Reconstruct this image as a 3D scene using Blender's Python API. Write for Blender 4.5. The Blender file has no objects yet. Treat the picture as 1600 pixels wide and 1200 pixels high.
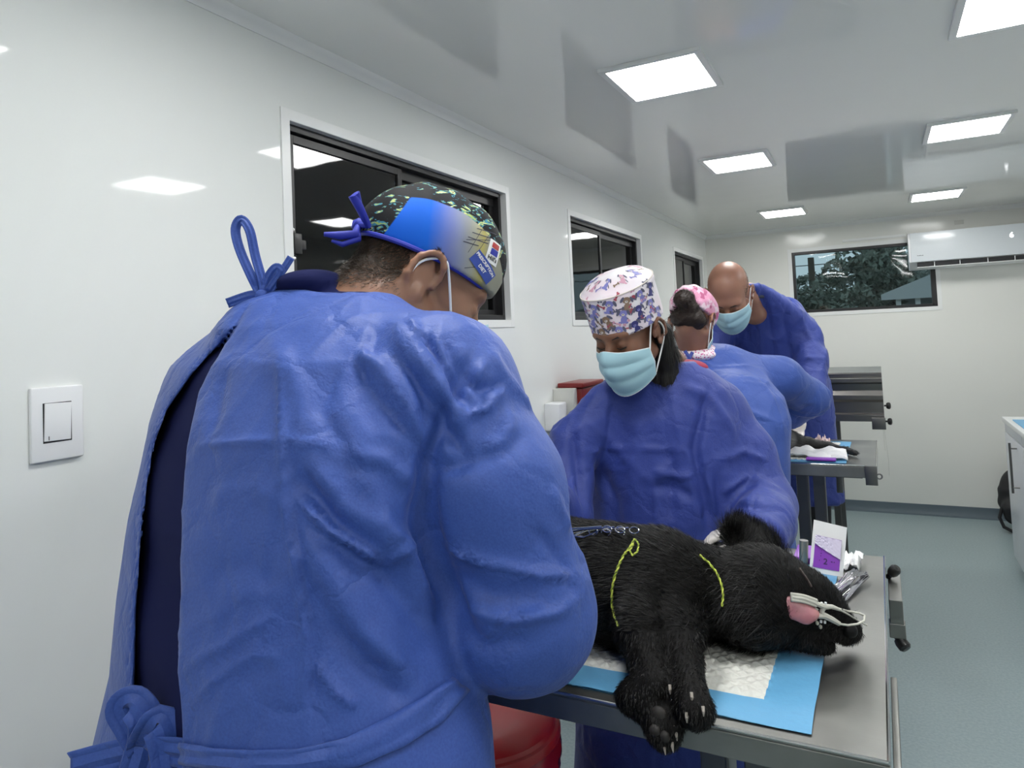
import bpy, math, random
import numpy as np
from mathutils import Vector, Matrix, noise
from mathutils.bvhtree import BVHTree

SC = bpy.context.scene
C = SC.collection
random.seed(7)
RNG = np.random.default_rng(7)

# ------------------------------------------------------------------ camera
CAM = np.array([1.311, 0.0, 1.496])
MR = np.array([[0.88536, 0.46271, -0.0449], [0.0596, -0.0172, 0.99807], [-0.46104, 0.88639, 0.0428]])


def cam_axes():
    yaw, pit, rol = (math.radians(v) for v in (27.54, 2.56, -2.573))
    f = np.array([-math.sin(yaw) * math.cos(pit), math.cos(yaw) * math.cos(pit), math.sin(pit)])
    r = np.array([math.cos(yaw), math.sin(yaw), 0])
    u = np.cross(r, f)
    return np.array([math.cos(rol) * r + math.sin(rol) * u, -math.sin(rol) * r + math.cos(rol) * u, f])


MR = cam_axes()
cd = bpy.data.cameras.new('camera')
cam = bpy.data.objects.new('camera', cd)
C.objects.link(cam)
cd.sensor_width = 36
cd.lens = 1095.4 / 1600 * 36
cd.shift_y = -(600 - 477) / 1600
cd.clip_start = 0.02
mm = Matrix.Identity(4)
for i in range(3):
    mm[i][0] = MR[0][i]; mm[i][1] = MR[1][i]; mm[i][2] = -MR[2][i]; mm[i][3] = CAM[i]
cam.matrix_world = mm
SC.camera = cam


def ray(x, y):
    return MR.T @ np.array([(x - 800) / 1095.4, -(y - 477) / 1095.4, 1.0])


def at(x, y, d):
    "point at depth d along the view"
    return CAM + d * ray(x, y)


def onz(x, y, z):
    d = ray(x, y)
    return CAM + (z - CAM[2]) / d[2] * d


# ------------------------------------------------------------------ world, exposure
w = bpy.data.worlds.new('sky'); SC.world = w
w.use_nodes = True
bg = w.node_tree.nodes['Background']
bg.inputs[0].default_value = (0.50, 0.66, 0.72, 1)
bg.inputs[1].default_value = 1.6
SC.view_settings.view_transform = 'Standard'
SC.view_settings.look = 'None'
SC.view_settings.gamma = 1
SC.view_settings.use_curve_mapping = False
SC.view_settings.exposure = 0.0
LED = 29.0
SC.cycles.max_bounces = 10
SC.cycles.diffuse_bounces = 5
SC.cycles.glossy_bounces = 5
SC.cycles.sample_clamp_indirect = 6
SC.cycles.caustics_reflective = False
SC.cycles.caustics_refractive = False


# ------------------------------------------------------------------ materials
def mat(name, col, rough=0.5, metal=0.0, emit=None, es=0, **kw):
    m = bpy.data.materials.new(name); m.use_nodes = True
    b = m.node_tree.nodes['Principled BSDF']
    b.inputs['Base Color'].default_value = (*col, 1)
    b.inputs['Roughness'].default_value = rough
    b.inputs['Metallic'].default_value = metal
    if emit:
        b.inputs['Emission Color'].default_value = (*emit, 1)
        b.inputs['Emission Strength'].default_value = es
    for k, v in kw.items():
        b.inputs[k.replace('_', ' ')].default_value = v
    return m


def nd(m, t, **kw):
    n = m.node_tree.nodes.new(t)
    for k, v in kw.items():
        if k.startswith('i_'):
            n.inputs[k[2:].replace('_', ' ')].default_value = v
        else:
            setattr(n, k, v)
    return n


def lk(m, a, b):
    m.node_tree.links.new(a, b)


def bsdf(m):
    return m.node_tree.nodes['Principled BSDF']


def ramp(m, fac, stops, interp='LINEAR'):
    r = nd(m, 'ShaderNodeValToRGB')
    r.color_ramp.interpolation = interp
    e = r.color_ramp.elements
    while len(e) < len(stops):
        e.new(0.5)
    for i, (p, c) in enumerate(stops):
        e[i].position = p; e[i].color = (*c, 1) if len(c) == 3 else c
    lk(m, fac, r.inputs[0])
    return r


def coords(m, scale=(1, 1, 1), obj=True):
    tc = nd(m, 'ShaderNodeTexCoord')
    mp = nd(m, 'ShaderNodeMapping')
    mp.inputs['Scale'].default_value = scale
    lk(m, tc.outputs['Object'], mp.inputs[0])
    return mp.outputs[0]


def bump(m, h, strength=0.3, dist=0.01, prev=None):
    b = nd(m, 'ShaderNodeBump', i_Strength=strength, i_Distance=dist)
    lk(m, h, b.inputs['Height'])
    if prev:
        lk(m, prev, b.inputs['Normal'])
    lk(m, b.outputs[0], bsdf(m).inputs['Normal'])
    return b.outputs[0]


def mixc(m, fac, a, b, mode='MIX'):
    n = nd(m, 'ShaderNodeMix', data_type='RGBA', blend_type=mode)
    for s, v in ((0, fac), (6, a), (7, b)):
        if hasattr(v, 'links'):
            lk(m, v, n.inputs[s])
        elif s == 0:
            n.inputs[0].default_value = v
        else:
            n.inputs[s].default_value = (*v, 1)
    return n.outputs[2]


def noisy(m, col1, col2, scale=20, detail=4, dims=(1, 1, 1), lo=.35, hi=.65):
    n = nd(m, 'ShaderNodeTexNoise', i_Scale=scale, i_Detail=detail)
    lk(m, coords(m, dims), n.inputs['Vector'])
    r = ramp(m, n.outputs[0], [(lo, col1), (hi, col2)])
    lk(m, r.outputs[0], bsdf(m).inputs['Base Color'])
    return n.outputs[0]


M = {}
M['wall'] = mat('wall_panel', (.80, .82, .80), .05, Specular_IOR_Level=.35)
h = nd(M['wall'], 'ShaderNodeTexNoise', i_Scale=3.0, i_Detail=2)
lk(M['wall'], coords(M['wall']), h.inputs['Vector'])
bump(M['wall'], h.outputs[0], .06, .01)
M['backwall'] = mat('back_wall_panel', (.80, .80, .76), .14, Specular_IOR_Level=.35)
h = nd(M['backwall'], 'ShaderNodeTexNoise', i_Scale=2.2, i_Detail=1)
lk(M['backwall'], coords(M['backwall']), h.inputs['Vector'])
bump(M['backwall'], h.outputs[0], .5, .03)
M['ceil'] = mat('ceiling_panel', (.86, .865, .835), .07, Specular_IOR_Level=.30)
h = nd(M['ceil'], 'ShaderNodeTexNoise', i_Scale=2.0, i_Detail=2)
lk(M['ceil'], coords(M['ceil']), h.inputs['Vector'])
bump(M['ceil'], h.outputs[0], .16, .012)
M['floor'] = mat('floor_vinyl', (.16, .22, .235), .35)
noisy(M['floor'], (.25, .32, .335), (.30, .375, .385), 90, 3)
M['skirt'] = mat('skirting_vinyl', (.10, .135, .16), .45)
M['trim'] = mat('white_trim', (.82, .83, .82), .3)
M['white'] = mat('white_plastic', (.82, .83, .84), .3)
M['offwhite'] = mat('off_white_plastic', (.62, .62, .58), .35)
M['black'] = mat('black_aluminium', (.012, .012, .013), .4)
M['blackplastic'] = mat('black_plastic', (.012, .012, .012), .35)
M['chrome'] = mat('chrome', (.75, .75, .75), .15, 1)
M['darkgap'] = mat('dark_gap', (.02, .02, .022), .7)
M['led'] = mat('led_diffuser', (1, 1, 1), .5, emit=(1, 1, .985), es=LED)
M['steel'] = mat('stainless_steel', (.27, .27, .255), .22, 1)
s = M['steel']
n1 = nd(s, 'ShaderNodeTexNoise', i_Scale=7, i_Detail=5); lk(s, coords(s), n1.inputs['Vector'])
r1 = ramp(s, n1.outputs[0], [(.25, (.36, .36, .36)), (.75, (.48, .48, .48))])
lk(s, r1.outputs[0], bsdf(s).inputs['Roughness'])
rs = ramp(s, n1.outputs[0], [(.30, (.20, .20, .19)), (.55, (.27, .27, .255)), (.75, (.33, .33, .315))]); lk(s, rs.outputs[0], bsdf(s).inputs['Base Color'])
n2 = nd(s, 'ShaderNodeTexNoise', i_Scale=25, i_Detail=3); lk(s, coords(s, (1, 14, 1)), n2.inputs['Vector'])
bump(s, n2.outputs[0], .05, .002)
M['darksteel'] = mat('dark_steel', (.17, .17, .165), .38, 1)


def glass_mat(name, tint, ior_spec):
    m = bpy.data.materials.new(name); m.use_nodes = True
    t = m.node_tree; t.nodes.clear()
    out = t.nodes.new('ShaderNodeOutputMaterial')
    tr = t.nodes.new('ShaderNodeBsdfTransparent'); tr.inputs[0].default_value = (*tint, 1)
    gl = t.nodes.new('ShaderNodeBsdfGlossy'); gl.inputs['Roughness'].default_value = .03
    gl.inputs[0].default_value = (1, 1, 1, 1)
    fr = t.nodes.new('ShaderNodeFresnel'); fr.inputs[0].default_value = ior_spec
    no = t.nodes.new('ShaderNodeTexNoise'); no.inputs['Scale'].default_value = 3
    tc = t.nodes.new('ShaderNodeTexCoord')
    t.links.new(tc.outputs['Object'], no.inputs['Vector'])
    bu = t.nodes.new('ShaderNodeBump'); bu.inputs['Strength'].default_value = .15; bu.inputs['Distance'].default_value = .01
    t.links.new(no.outputs[0], bu.inputs['Height'])
    t.links.new(bu.outputs[0], gl.inputs['Normal'])
    mx = t.nodes.new('ShaderNodeMixShader')
    t.links.new(fr.outputs[0], mx.inputs[0]); t.links.new(tr.outputs[0], mx.inputs[1]); t.links.new(gl.outputs[0], mx.inputs[2])
    t.links.new(mx.outputs[0], out.inputs[0])
    return m


M['tint'] = glass_mat('tinted_glass', (.12, .125, .13), 1.5)
M['tintback'] = glass_mat('lightly_tinted_glass', (.42, .46, .47), 1.45)


# ------------------------------------------------------------------ mesh helpers
class MB:
    "collects shapes as vertex and face lists"

    def __init__(s):
        s.v = []; s.f = []; s.m = []

    def add(s, v, f, mi=0):
        o = len(s.v)
        s.v.extend([tuple(map(float, p)) for p in v])
        s.f.extend([tuple(int(i) + o for i in q) for q in f])
        s.m.extend([mi] * len(f))
        return s

    def box(s, a, b, mi=0, bev=0.0, rot=None):
        x0, y0, z0 = a; x1, y1, z1 = b
        if x0 > x1: x0, x1 = x1, x0
        if y0 > y1: y0, y1 = y1, y0
        if z0 > z1: z0, z1 = z1, z0
        if bev <= 0:
            v = [(x0, y0, z0), (x1, y0, z0), (x1, y1, z0), (x0, y1, z0), (x0, y0, z1), (x1, y0, z1), (x1, y1, z1), (x0, y1, z1)]
            f = [(0, 3, 2, 1), (4, 5, 6, 7), (0, 1, 5, 4), (1, 2, 6, 5), (2, 3, 7, 6), (3, 0, 4, 7)]
        else:
            import bmesh
            bm = bmesh.new()
            bmesh.ops.create_cube(bm, size=1, matrix=Matrix.Translation(((x0 + x1) / 2, (y0 + y1) / 2, (z0 + z1) / 2)) @ Matrix.Diagonal((x1 - x0, y1 - y0, z1 - z0, 1)))
            bmesh.ops.bevel(bm, geom=bm.edges[:], offset=bev, segments=3, affect='EDGES', profile=.5)
            v = [tuple(p.co) for p in bm.verts]
            bm.verts.index_update()
            f = [tuple(p.index for p in q.verts) for q in bm.faces]
            bm.free()
        if rot is not None:
            v = [rot @ Vector(p) for p in v]
        return s.add(v, f, mi)

    def tube(s, pts, r, n=10, mi=0, cap=True):
        pts = [Vector(p) for p in pts]
        rs = r if hasattr(r, '__len__') else [r] * len(pts)
        v = []; f = []
        t0 = (pts[1] - pts[0]).normalized()
        up = Vector((0, 0, 1)) if abs(t0.z) < .9 else Vector((1, 0, 0))
        u = t0.cross(up).normalized()
        for i, p in enumerate(pts):
            t = (pts[min(i + 1, len(pts) - 1)] - pts[max(i - 1, 0)]).normalized()
            u = (u - t * u.dot(t)).normalized(); wv = t.cross(u)
            for k in range(n):
                a = 2 * math.pi * k / n
                v.append(p + (u * math.cos(a) + wv * math.sin(a)) * rs[i])
        for i in range(len(pts) - 1):
            for k in range(n):
                a = i * n + k; b = i * n + (k + 1) % n
                f.append((a, b, b + n, a + n))
        if cap:
            f.append(tuple(range(n))[::-1]); f.append(tuple((len(pts) - 1) * n + k for k in range(n)))
        return s.add(v, f, mi)

    def lathe(s, prof, c=(0, 0, 0), axis=(0, 0, 1), n=32, mi=0):
        ax = Vector(axis).normalized()
        u = ax.orthogonal().normalized(); wv = ax.cross(u); c = Vector(c)
        v = []; f = []
        for r, z in prof:
            for k in range(n):
                a = 2 * math.pi * k / n
                v.append(c + ax * z + (u * math.cos(a) + wv * math.sin(a)) * r)
        for i in range(len(prof) - 1):
            for k in range(n):
                a = i * n + k; b = i * n + (k + 1) % n
                f.append((a, b, b + n, a + n))
        return s.add(v, f, mi)

    def grid(s, P, mi=0, closed_u=False):
        "P array (nu,nv,3)"
        nu, nv = P.shape[:2]
        f = []
        for i in range(nu - (0 if closed_u else 1)):
            for j in range(nv - 1):
                a = i * nv + j; b = ((i + 1) % nu) * nv + j
                f.append((a, b, b + 1, a + 1))
        return s.add(P.reshape(-1, 3), f, mi)

    def build(s, name, mats, parent=None, smooth=True, bevel=0, loc=None, sub=0, solid=0):
        me = bpy.data.meshes.new(name)
        o = bpy.data.objects.new(name, me)
        C.objects.link(o)
        org = Vector((0, 0, 0))
        if parent is not None:
            o.parent = parent
            org = world_loc(parent)
        elif loc is not None:
            o.location = loc; org = Vector(loc)
        me.from_pydata([tuple(Vector(p) - org) for p in s.v], [], s.f)
        if not isinstance(mats, (list, tuple)):
            mats = [mats]
        for m in mats:
            me.materials.append(m)
        me.polygons.foreach_set('material_index', s.m)
        if smooth:
            me.polygons.foreach_set('use_smooth', [True] * len(me.polygons))
            try:
                me.set_sharp_from_angle(angle=math.radians(38))
            except Exception:
                pass
        me.update()
        if solid:
            q = o.modifiers.new('solidify', 'SOLIDIFY'); q.thickness = solid; q.offset = 0
        if bevel:
            q = o.modifiers.new('bevel', 'BEVEL'); q.width = bevel; q.segments = 2; q.limit_method = 'ANGLE'
        if sub:
            q = o.modifiers.new('subdivision', 'SUBSURF'); q.levels = sub; q.render_levels = sub
        return o


def world_loc(o):
    p = Vector((0, 0, 0))
    while o is not None:
        p += o.location; o = o.parent
    return p


def thing(name, label, cat, loc, group=None):
    o = bpy.data.objects.new(name, None); C.objects.link(o)
    o.location = loc; o.empty_display_size = .05
    o['label'] = label; o['category'] = cat
    if group: o['group'] = group
    return o


def tag(o, label, cat, group=None):
    o['label'] = label; o['category'] = cat
    if group: o['group'] = group
    return o


def struct(o):
    o['kind'] = 'structure'
    return o


def lab(o, t):
    o['label'] = t
    return o


# ------------------------------------------------------------------ implicit surfaces
def smin(a, b, k):
    h = np.clip(.5 + .5 * (b - a) / k, 0, 1)
    return b + (a - b) * h - k * h * (1 - h)


def cone(a, b, ra, rb):
    a = np.array(a, float); b = np.array(b, float); ab = b - a; L2 = ab @ ab

    def f(P):
        t = np.clip(((P - a) @ ab) / L2, 0, 1)
        return np.linalg.norm(P - a - t[:, None] * ab, axis=1) - (ra + (rb - ra) * t)
    return f


def chain(pts, k=.02):
    "pts: (point, radius) list, a limb"
    fs = [cone(pts[i][0], pts[i + 1][0], pts[i][1], pts[i + 1][1]) for i in range(len(pts) - 1)]

    def f(P):
        d = fs[0](P)
        for g in fs[1:]:
            d = smin(d, g(P), k)
        return d
    return f


def ell(c, r, R=None):
    c = np.array(c, float); r = np.array(r, float)

    def f(P):
        q = P - c
        if R is not None: q = q @ R
        k0 = np.linalg.norm(q / r, axis=1); k1 = np.linalg.norm(q / r ** 2, axis=1) + 1e-9
        return k0 * (k0 - 1) / k1
    return f


def loft(secs):
    "secs: (z, cx, cy, rx, ry, angle degrees, power) from low to high"
    S = np.array([(*q, 2.3) if len(q) == 6 else q for q in secs], float)

    def f(P):
        z = np.clip(P[:, 2], S[0, 0], S[-1, 0])
        g = [np.interp(z, S[:, 0], S[:, i]) for i in range(1, 7)]
        a = np.radians(g[4]); dx = P[:, 0] - g[0]; dy = P[:, 1] - g[1]
        u = (dx * np.cos(a) + dy * np.sin(a)) / g[2]; v = (-dx * np.sin(a) + dy * np.cos(a)) / g[3]
        q = (np.abs(u) ** g[5] + np.abs(v) ** g[5]) ** (1 / g[5])
        d = (q - 1) * np.minimum(g[2], g[3])
        dz = np.maximum(S[0, 0] - P[:, 2], P[:, 2] - S[-1, 0])
        return np.where(dz > 0, np.hypot(np.maximum(d, 0), dz), np.maximum(d, dz))
    return f


def union(fs, k=.02):
    def f(P):
        d = fs[0](P)
        for g in fs[1:]:
            d = smin(d, g(P), k)
        return d
    return f


def surf(f, lo, hi, h):
    "surface nets over the box lo..hi with cell h; evaluates only near the surface"
    lo = np.array(lo, float); hi = np.array(hi, float)
    B = 8
    n = (np.ceil((hi - lo) / (h * B)).astype(int)) * B
    nb = n // B
    bi = np.stack(np.meshgrid(*[np.arange(k) for k in nb], indexing='ij'), -1).reshape(-1, 3)
    cen = lo + (bi + .5) * B * h
    d = f(cen)
    act = np.abs(d) < B * h * .87 * 1.6
    V = np.empty(n + 1, np.float32)
    sg = np.where(d < 0, -1, 1).reshape(nb)
    V[:-1, :-1, :-1] = np.repeat(np.repeat(np.repeat(sg, B, 0), B, 1), B, 2)
    V[-1] = 1; V[:, -1] = 1; V[:, :, -1] = 1
    off = np.stack(np.meshgrid(*[np.arange(B + 1)] * 3, indexing='ij'), -1).reshape(-1, 3)
    ab = bi[act]
    for s0 in range(0, len(ab), 400):
        idx = (ab[s0:s0 + 400, None, :] * B + off[None]).reshape(-1, 3)
        V[idx[:, 0], idx[:, 1], idx[:, 2]] = f(lo + idx * h)
    V[0] = V[-1] = 1; V[:, 0] = V[:, -1] = 1; V[:, :, 0] = V[:, :, -1] = 1
    neg = V < 0
    acc = np.zeros(tuple(n) + (3,), np.float32); cnt = np.zeros(tuple(n), np.float32)
    quads = []
    for ax in range(3):
        sl0 = [slice(None)] * 3; sl1 = [slice(None)] * 3
        sl0[ax] = slice(0, -1); sl1[ax] = slice(1, None)
        cr = neg[tuple(sl0)] != neg[tuple(sl1)]
        I = np.argwhere(cr)
        a = V[I[:, 0], I[:, 1], I[:, 2]]
        J = I.copy(); J[:, ax] += 1
        b = V[J[:, 0], J[:, 1], J[:, 2]]
        t = a / (a - b)
        pos = I.astype(np.float32); pos[:, ax] += t
        o1, o2 = [k for k in range(3) if k != ax]
        cells = []
        for e1, e2 in ((0, 0), (-1, 0), (-1, -1), (0, -1)):
            K = I.copy(); K[:, o1] += e1; K[:, o2] += e2
            ok = ((K >= 0) & (K < n)).all(1)
            Kc = np.clip(K, 0, n - 1)
            lin = np.ravel_multi_index(Kc.T, n)
            np.add.at(acc.reshape(-1, 3), lin[ok], pos[ok]); np.add.at(cnt.reshape(-1), lin[ok], 1)
            cells.append(lin)
        q = np.stack(cells, 1)
        flip = (a < 0) if ax != 1 else (a >= 0)
        q[~flip] = q[~flip][:, ::-1]
        quads.append(q)
    Q = np.concatenate(quads)
    used = np.unique(Q)
    remap = np.zeros(n.prod(), int); remap[used] = np.arange(len(used))
    P = acc.reshape(-1, 3)[used] / cnt.reshape(-1)[used][:, None]
    return lo + P * h, remap[Q]


def vnormals(v, q):
    nrm = np.zeros_like(v)
    a = v[q[:, 2]] - v[q[:, 0]]; b = v[q[:, 3]] - v[q[:, 1]]
    fn = np.cross(a, b)
    for i in range(4):
        np.add.at(nrm, q[:, i], fn)
    return nrm / (np.linalg.norm(nrm, axis=1)[:, None] + 1e-12)


def relax(v, q, it=2, lam=.5):
    for _ in range(it):
        s = np.zeros_like(v); c = np.zeros(len(v))
        for i in range(4):
            a, b = q[:, i], q[:, (i + 1) % 4]
            np.add.at(s, a, v[b]); np.add.at(c, a, 1); np.add.at(s, b, v[a]); np.add.at(c, b, 1)
        v = v + lam * (s / c[:, None] - v)
    return v


def mesh_obj(name, v, q, m, parent=None, loc=None, matidx=None):
    me = bpy.data.meshes.new(name); o = bpy.data.objects.new(name, me); C.objects.link(o)
    org = np.zeros(3)
    if parent is not None:
        o.parent = parent; org = np.array(world_loc(parent))
    elif loc is not None:
        o.location = loc; org = np.array(loc)
    me.from_pydata((np.asarray(v) - org).tolist(), [], q.tolist() if hasattr(q, 'tolist') else q)
    for k in (m if isinstance(m, (list, tuple)) else [m]):
        me.materials.append(k)
    me.polygons.foreach_set('use_smooth', [True] * len(me.polygons))
    if matidx is not None:
        me.polygons.foreach_set('material_index', matidx)
    me.update()
    return o


def nz(P, s, seed=0):
    o = Vector((seed * 13.1, seed * 7.7, seed * 3.3))
    return np.array([noise.noise(Vector(p) * s + o) for p in P])


def vor(P, s, seed=0):
    o = Vector((seed * 13.1, seed * 7.7, seed * 3.3))
    r = np.empty(len(P))
    for i, p in enumerate(P):
        d = noise.voronoi(Vector(p) * s + o)[0]
        r[i] = d[1] - d[0]
    return r


def seg_dist(P, A, B):
    ab = B - A; t = np.clip(((P - A) @ ab) / (ab @ ab), 0, 1)
    d = P - A - t[:, None] * ab
    return np.linalg.norm(d, axis=1), t


def fold(v, nr, pts, w, h, kind='ridge', side=None):
    "raise or press a fold along a 3-D polyline; it fades at both ends"
    pts = [np.array(p, float) for p in pts]
    lo = np.min(pts, 0) - 3 * w; hi = np.max(pts, 0) + 3 * w
    I = np.where(((v > lo) & (v < hi)).all(1))[0]
    if not len(I): return
    P = v[I]; best = np.full(len(I), 9.0); tt = np.zeros(len(I)); sd = np.zeros(len(I))
    L = [0]
    for i in range(len(pts) - 1): L.append(L[-1] + np.linalg.norm(pts[i + 1] - pts[i]))
    for i in range(len(pts) - 1):
        d, t = seg_dist(P, pts[i], pts[i + 1])
        k = d < best
        best[k] = d[k]; tt[k] = ((L[i] + t * (L[i + 1] - L[i])) / L[-1])[k]
        if kind == 'step':
            ab = pts[i + 1] - pts[i]
            cr = np.cross(ab / np.linalg.norm(ab), nr[I])
            s_ = ((P - pts[i]) * cr).sum(1)
            sd[k] = s_[k]
    fade = np.clip(np.minimum(tt, 1 - tt) * 5 + .15, 0, 1)
    if kind == 'step':
        q = sd / w
        prof = q * np.exp(-q * q) * 2.3 * np.exp(-((np.maximum(best - np.abs(sd), 0)) / w) ** 2)
    elif kind == 'sharp':
        prof = 1.9 * np.exp(-np.abs(best / w) * 1.3)
    else:
        prof = np.exp(-(best / w) ** 2)
    v[I] += nr[I] * (h * prof * fade)[:, None]


def pix_strokes(v, q, strokes):
    "strokes are laid on the cloth where the camera sees them, then kept as real folds"
    bvh = BVHTree.FromPolygons([tuple(p) for p in v], [tuple(map(int, k)) for k in q])
    nr = vnormals(v, q)
    o = Vector(CAM)
    for st in strokes:
        px, wd, ht = st[0], st[1], st[2]
        kind = st[3] if len(st) > 3 else 'ridge'
        P = []
        for i in range(len(px) - 1):
            a = np.array(px[i], float); b = np.array(px[i + 1], float)
            m_ = max(1, int(np.linalg.norm(b - a) / 25))
            for k in range(m_ + (1 if i == len(px) - 2 else 0)):
                c = a + (b - a) * k / m_
                hit = bvh.ray_cast(o, Vector(ray(*c)).normalized())
                if hit[0] is not None:
                    P.append(np.array(hit[0]))
        if len(P) > 1:
            ok = all(np.linalg.norm(P[i + 1] - P[i]) < .15 for i in range(len(P) - 1))
            if ok: fold(v, nr, P, wd, ht, kind)


def conform(bvh, pts, dirs, off):
    "drop points along dirs onto a surface and lift them by off"
    out = []
    for p, d in zip(pts, dirs):
        hit = bvh.ray_cast(Vector(p), Vector(d))
        if hit[0] is None:
            hit = bvh.find_nearest(Vector(p))
        nn = hit[1]
        if nn.dot(Vector(d)) > 0: nn = -nn
        out.append(hit[0] + nn * off)
    return out


def text_mesh(body, size=1.0, bold=0.0):
    cu = bpy.data.curves.new('txt', 'FONT'); cu.body = body; cu.size = size
    cu.align_x = 'CENTER'; cu.align_y = 'CENTER'; cu.offset = bold; cu.resolution_u = 3
    o = bpy.data.objects.new('txt', cu); C.objects.link(o)
    dg = bpy.context.evaluated_depsgraph_get()
    me = bpy.data.meshes.new_from_object(o.evaluated_get(dg))
    v = np.array([tuple(p.co) for p in me.vertices]) if len(me.vertices) else np.zeros((0, 3))
    f = [tuple(p.vertices) for p in me.polygons]
    bpy.data.objects.remove(o); bpy.data.curves.remove(cu); bpy.data.meshes.remove(me)
    return v, f
# ------------------------------------------------------------------ the room
D = 6.234; W = 2.44; Y0 = -2.2; H = 2.30


def wall_x(name, x0, x1, m, holes):
    b = MB(); y = Y0
    for (a, c, z0, z1) in holes:
        b.box((x0, y, 0), (x1, a, H)); b.box((x0, a, 0), (x1, c, z0)); b.box((x0, a, z1), (x1, c, H)); y = c
    b.box((x0, y, 0), (x1, D, H))
    return struct(b.build(name, m, smooth=False, loc=(x0, Y0, 0)))


WZ0, WZ1 = 1.562, 2.077
wins = [(1.319, 2.497), (3.164, 4.302), (5.143, 6.06)]
wall_x('wall_left', -.08, 0, M['wall'], [(a, c, WZ0, WZ1) for a, c in wins])
wall_x('wall_right', W, W + .08, M['wall'], [])
b = MB(); bx0, bx1, bz0, bz1 = .70, 1.715, 1.583, 2.087
b.box((-.08, D, 0), (bx0, D + .08, H)).box((bx1, D, 0), (W + .08, D + .08, H)).box((bx0, D, 0), (bx1, D + .08, bz0)).box((bx0, D, bz1), (bx1, D + .08, H))
struct(b.build('wall_back', M['backwall'], smooth=False, loc=(0, D, 0)))
struct(MB().box((-.08, Y0 - .08, 0), (W + .08, Y0, H)).build('wall_front', M['wall'], smooth=False, loc=(0, Y0, 0)))
struct(MB().box((-.08, Y0 - .08, -.06), (W + .08, D + .08, 0)).build('floor', M['floor'], smooth=False, loc=(0, 0, 0)))
struct(MB().box((-.08, Y0 - .08, H), (W + .08, D + .08, H + .05)).build('ceiling', M['ceil'], smooth=False, loc=(0, 0, H)))
# small cove where wall and ceiling meet
cv = [(.0, 2.268), (.003, 2.268), (.006, 2.276), (.012, 2.286), (.020, 2.293), (.022, 2.3), (0, 2.3)]
b = MB()
P = np.array([[(x, y, z) for x, z in cv] for y in (Y0, D)]); b.grid(P)
struct(b.build('trim_1', M['trim'], loc=(0, 0, 2.27)))
b = MB(); P = np.array([[(xx, D - x, z) for x, z in cv] for xx in (0, W)]); b.grid(P)
struct(b.build('trim_2', M['trim'], loc=(0, D, 2.27)))
b = MB(); P = np.array([[(W - x, y, z) for x, z in cv] for y in (Y0, D)]); b.grid(P)
struct(b.build('trim_3', M['trim'], loc=(W, 0, 2.27)))
bp = [(0, .078), (.006, .078), (.008, .03), (.02, .008), (.04, .0015), (.04, 0), (0, 0)]
for nm, P in (('baseboard_left', [[(x, y, z) for x, z in bp] for y in (Y0, D)]),
              ('baseboard_right', [[(W - x, y, z) for x, z in bp] for y in (Y0, D)]),
              ('baseboard_back', [[(xx, D - x, z) for x, z in bp] for xx in (0, W)])):
    struct(MB().grid(np.array(P, float)).build(nm, M['skirt'], loc=tuple(P[0][-1])))


def side_window(k, a, c):
    root = bpy.data.objects.new('window_%d' % k, None); C.objects.link(root); root.location = (0, (a + c) / 2, WZ0)
    struct(root)
    z0, z1 = WZ0, WZ1
    t = .028; b = MB()
    b.box((0, a - t, z0 - t), (.004, a, z1 + t)).box((0, c, z0 - t), (.004, c + t, z1 + t))
    b.box((0, a, z1), (.004, c, z1 + t)).box((0, a, z0 - t), (.004, c, z0))
    e = .0015   # white lining of the reveal
    b.box((-.05, a, z0), (.004, a + e, z1)).box((-.05, c - e, z0), (.004, c, z1)).box((-.05, a, z0), (.004, c, z0 + e)).box((-.05, a, z1 - e), (.004, c, z1))
    b.build('trim', M['trim'], root, smooth=False, bevel=.0008)
    a2, c2, z0b, z1b = a + e, c - e, z0 + e, z1 - e
    b = MB(); x0, x1 = -.075, -.022; fw = .020
    b.box((x0, a2, z0b), (x1, a2 + fw, z1b)).box((x0, c2 - fw, z0b), (x1, c2, z1b))
    b.box((x0, a2 + fw, z0b), (x1, c2 - fw, z0b + fw)).box((x0, a2 + fw, z1b - .018), (x1 + .006, c2 - fw, z1b))
    b.box((x0, a2 + fw, z1b - .05), (-.045, c2 - fw, z1b - .018))
    b.build('frame', M['black'], root, smooth=False, bevel=.001)
    mid = a + (c - a) * .425
    for s0, s1, xx in ((a2 + fw, mid + .018, -.036), (mid - .018, c2 - fw, -.058)):
        b = MB(); q = .022
        b.box((xx - .008, s0, z0b + fw), (xx + .008, s0 + q, z1b - .022)).box((xx - .008, s1 - q, z0b + fw), (xx + .008, s1, z1b - .022))
        b.box((xx - .008, s0 + q, z0b + fw), (xx + .008, s1 - q, z0b + fw + q)).box((xx - .008, s0 + q, z1b - .022 - q), (xx + .008, s1 - q, z1b - .022))
        sash = b.build('sash', M['black'], root, smooth=False, bevel=.001)
        MB().box((xx - .002, s0 + q, z0b + fw + q), (xx + .002, s1 - q, z1b - .022 - q)).build('pane', M['tint'], sash, smooth=False)
        if xx == -.036:
            b = MB().box((xx + .008, s0 + .002, 1.735), (xx + .022, s0 + .03, 1.79), bev=.003).box((xx + .008, s0 + .028, 1.75), (xx + .016, s0 + .05, 1.775), bev=.002)
            lt = b.build('latch', M['blackplastic'], sash)
            for zz in (1.725, 1.80):
                MB().lathe([(.0, .004), (.004, .003), (.0055, 0)], (xx + .008, s0 + .012, zz), (1, 0, 0), 12).build('screw', M['chrome'], lt)
    return root


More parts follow.
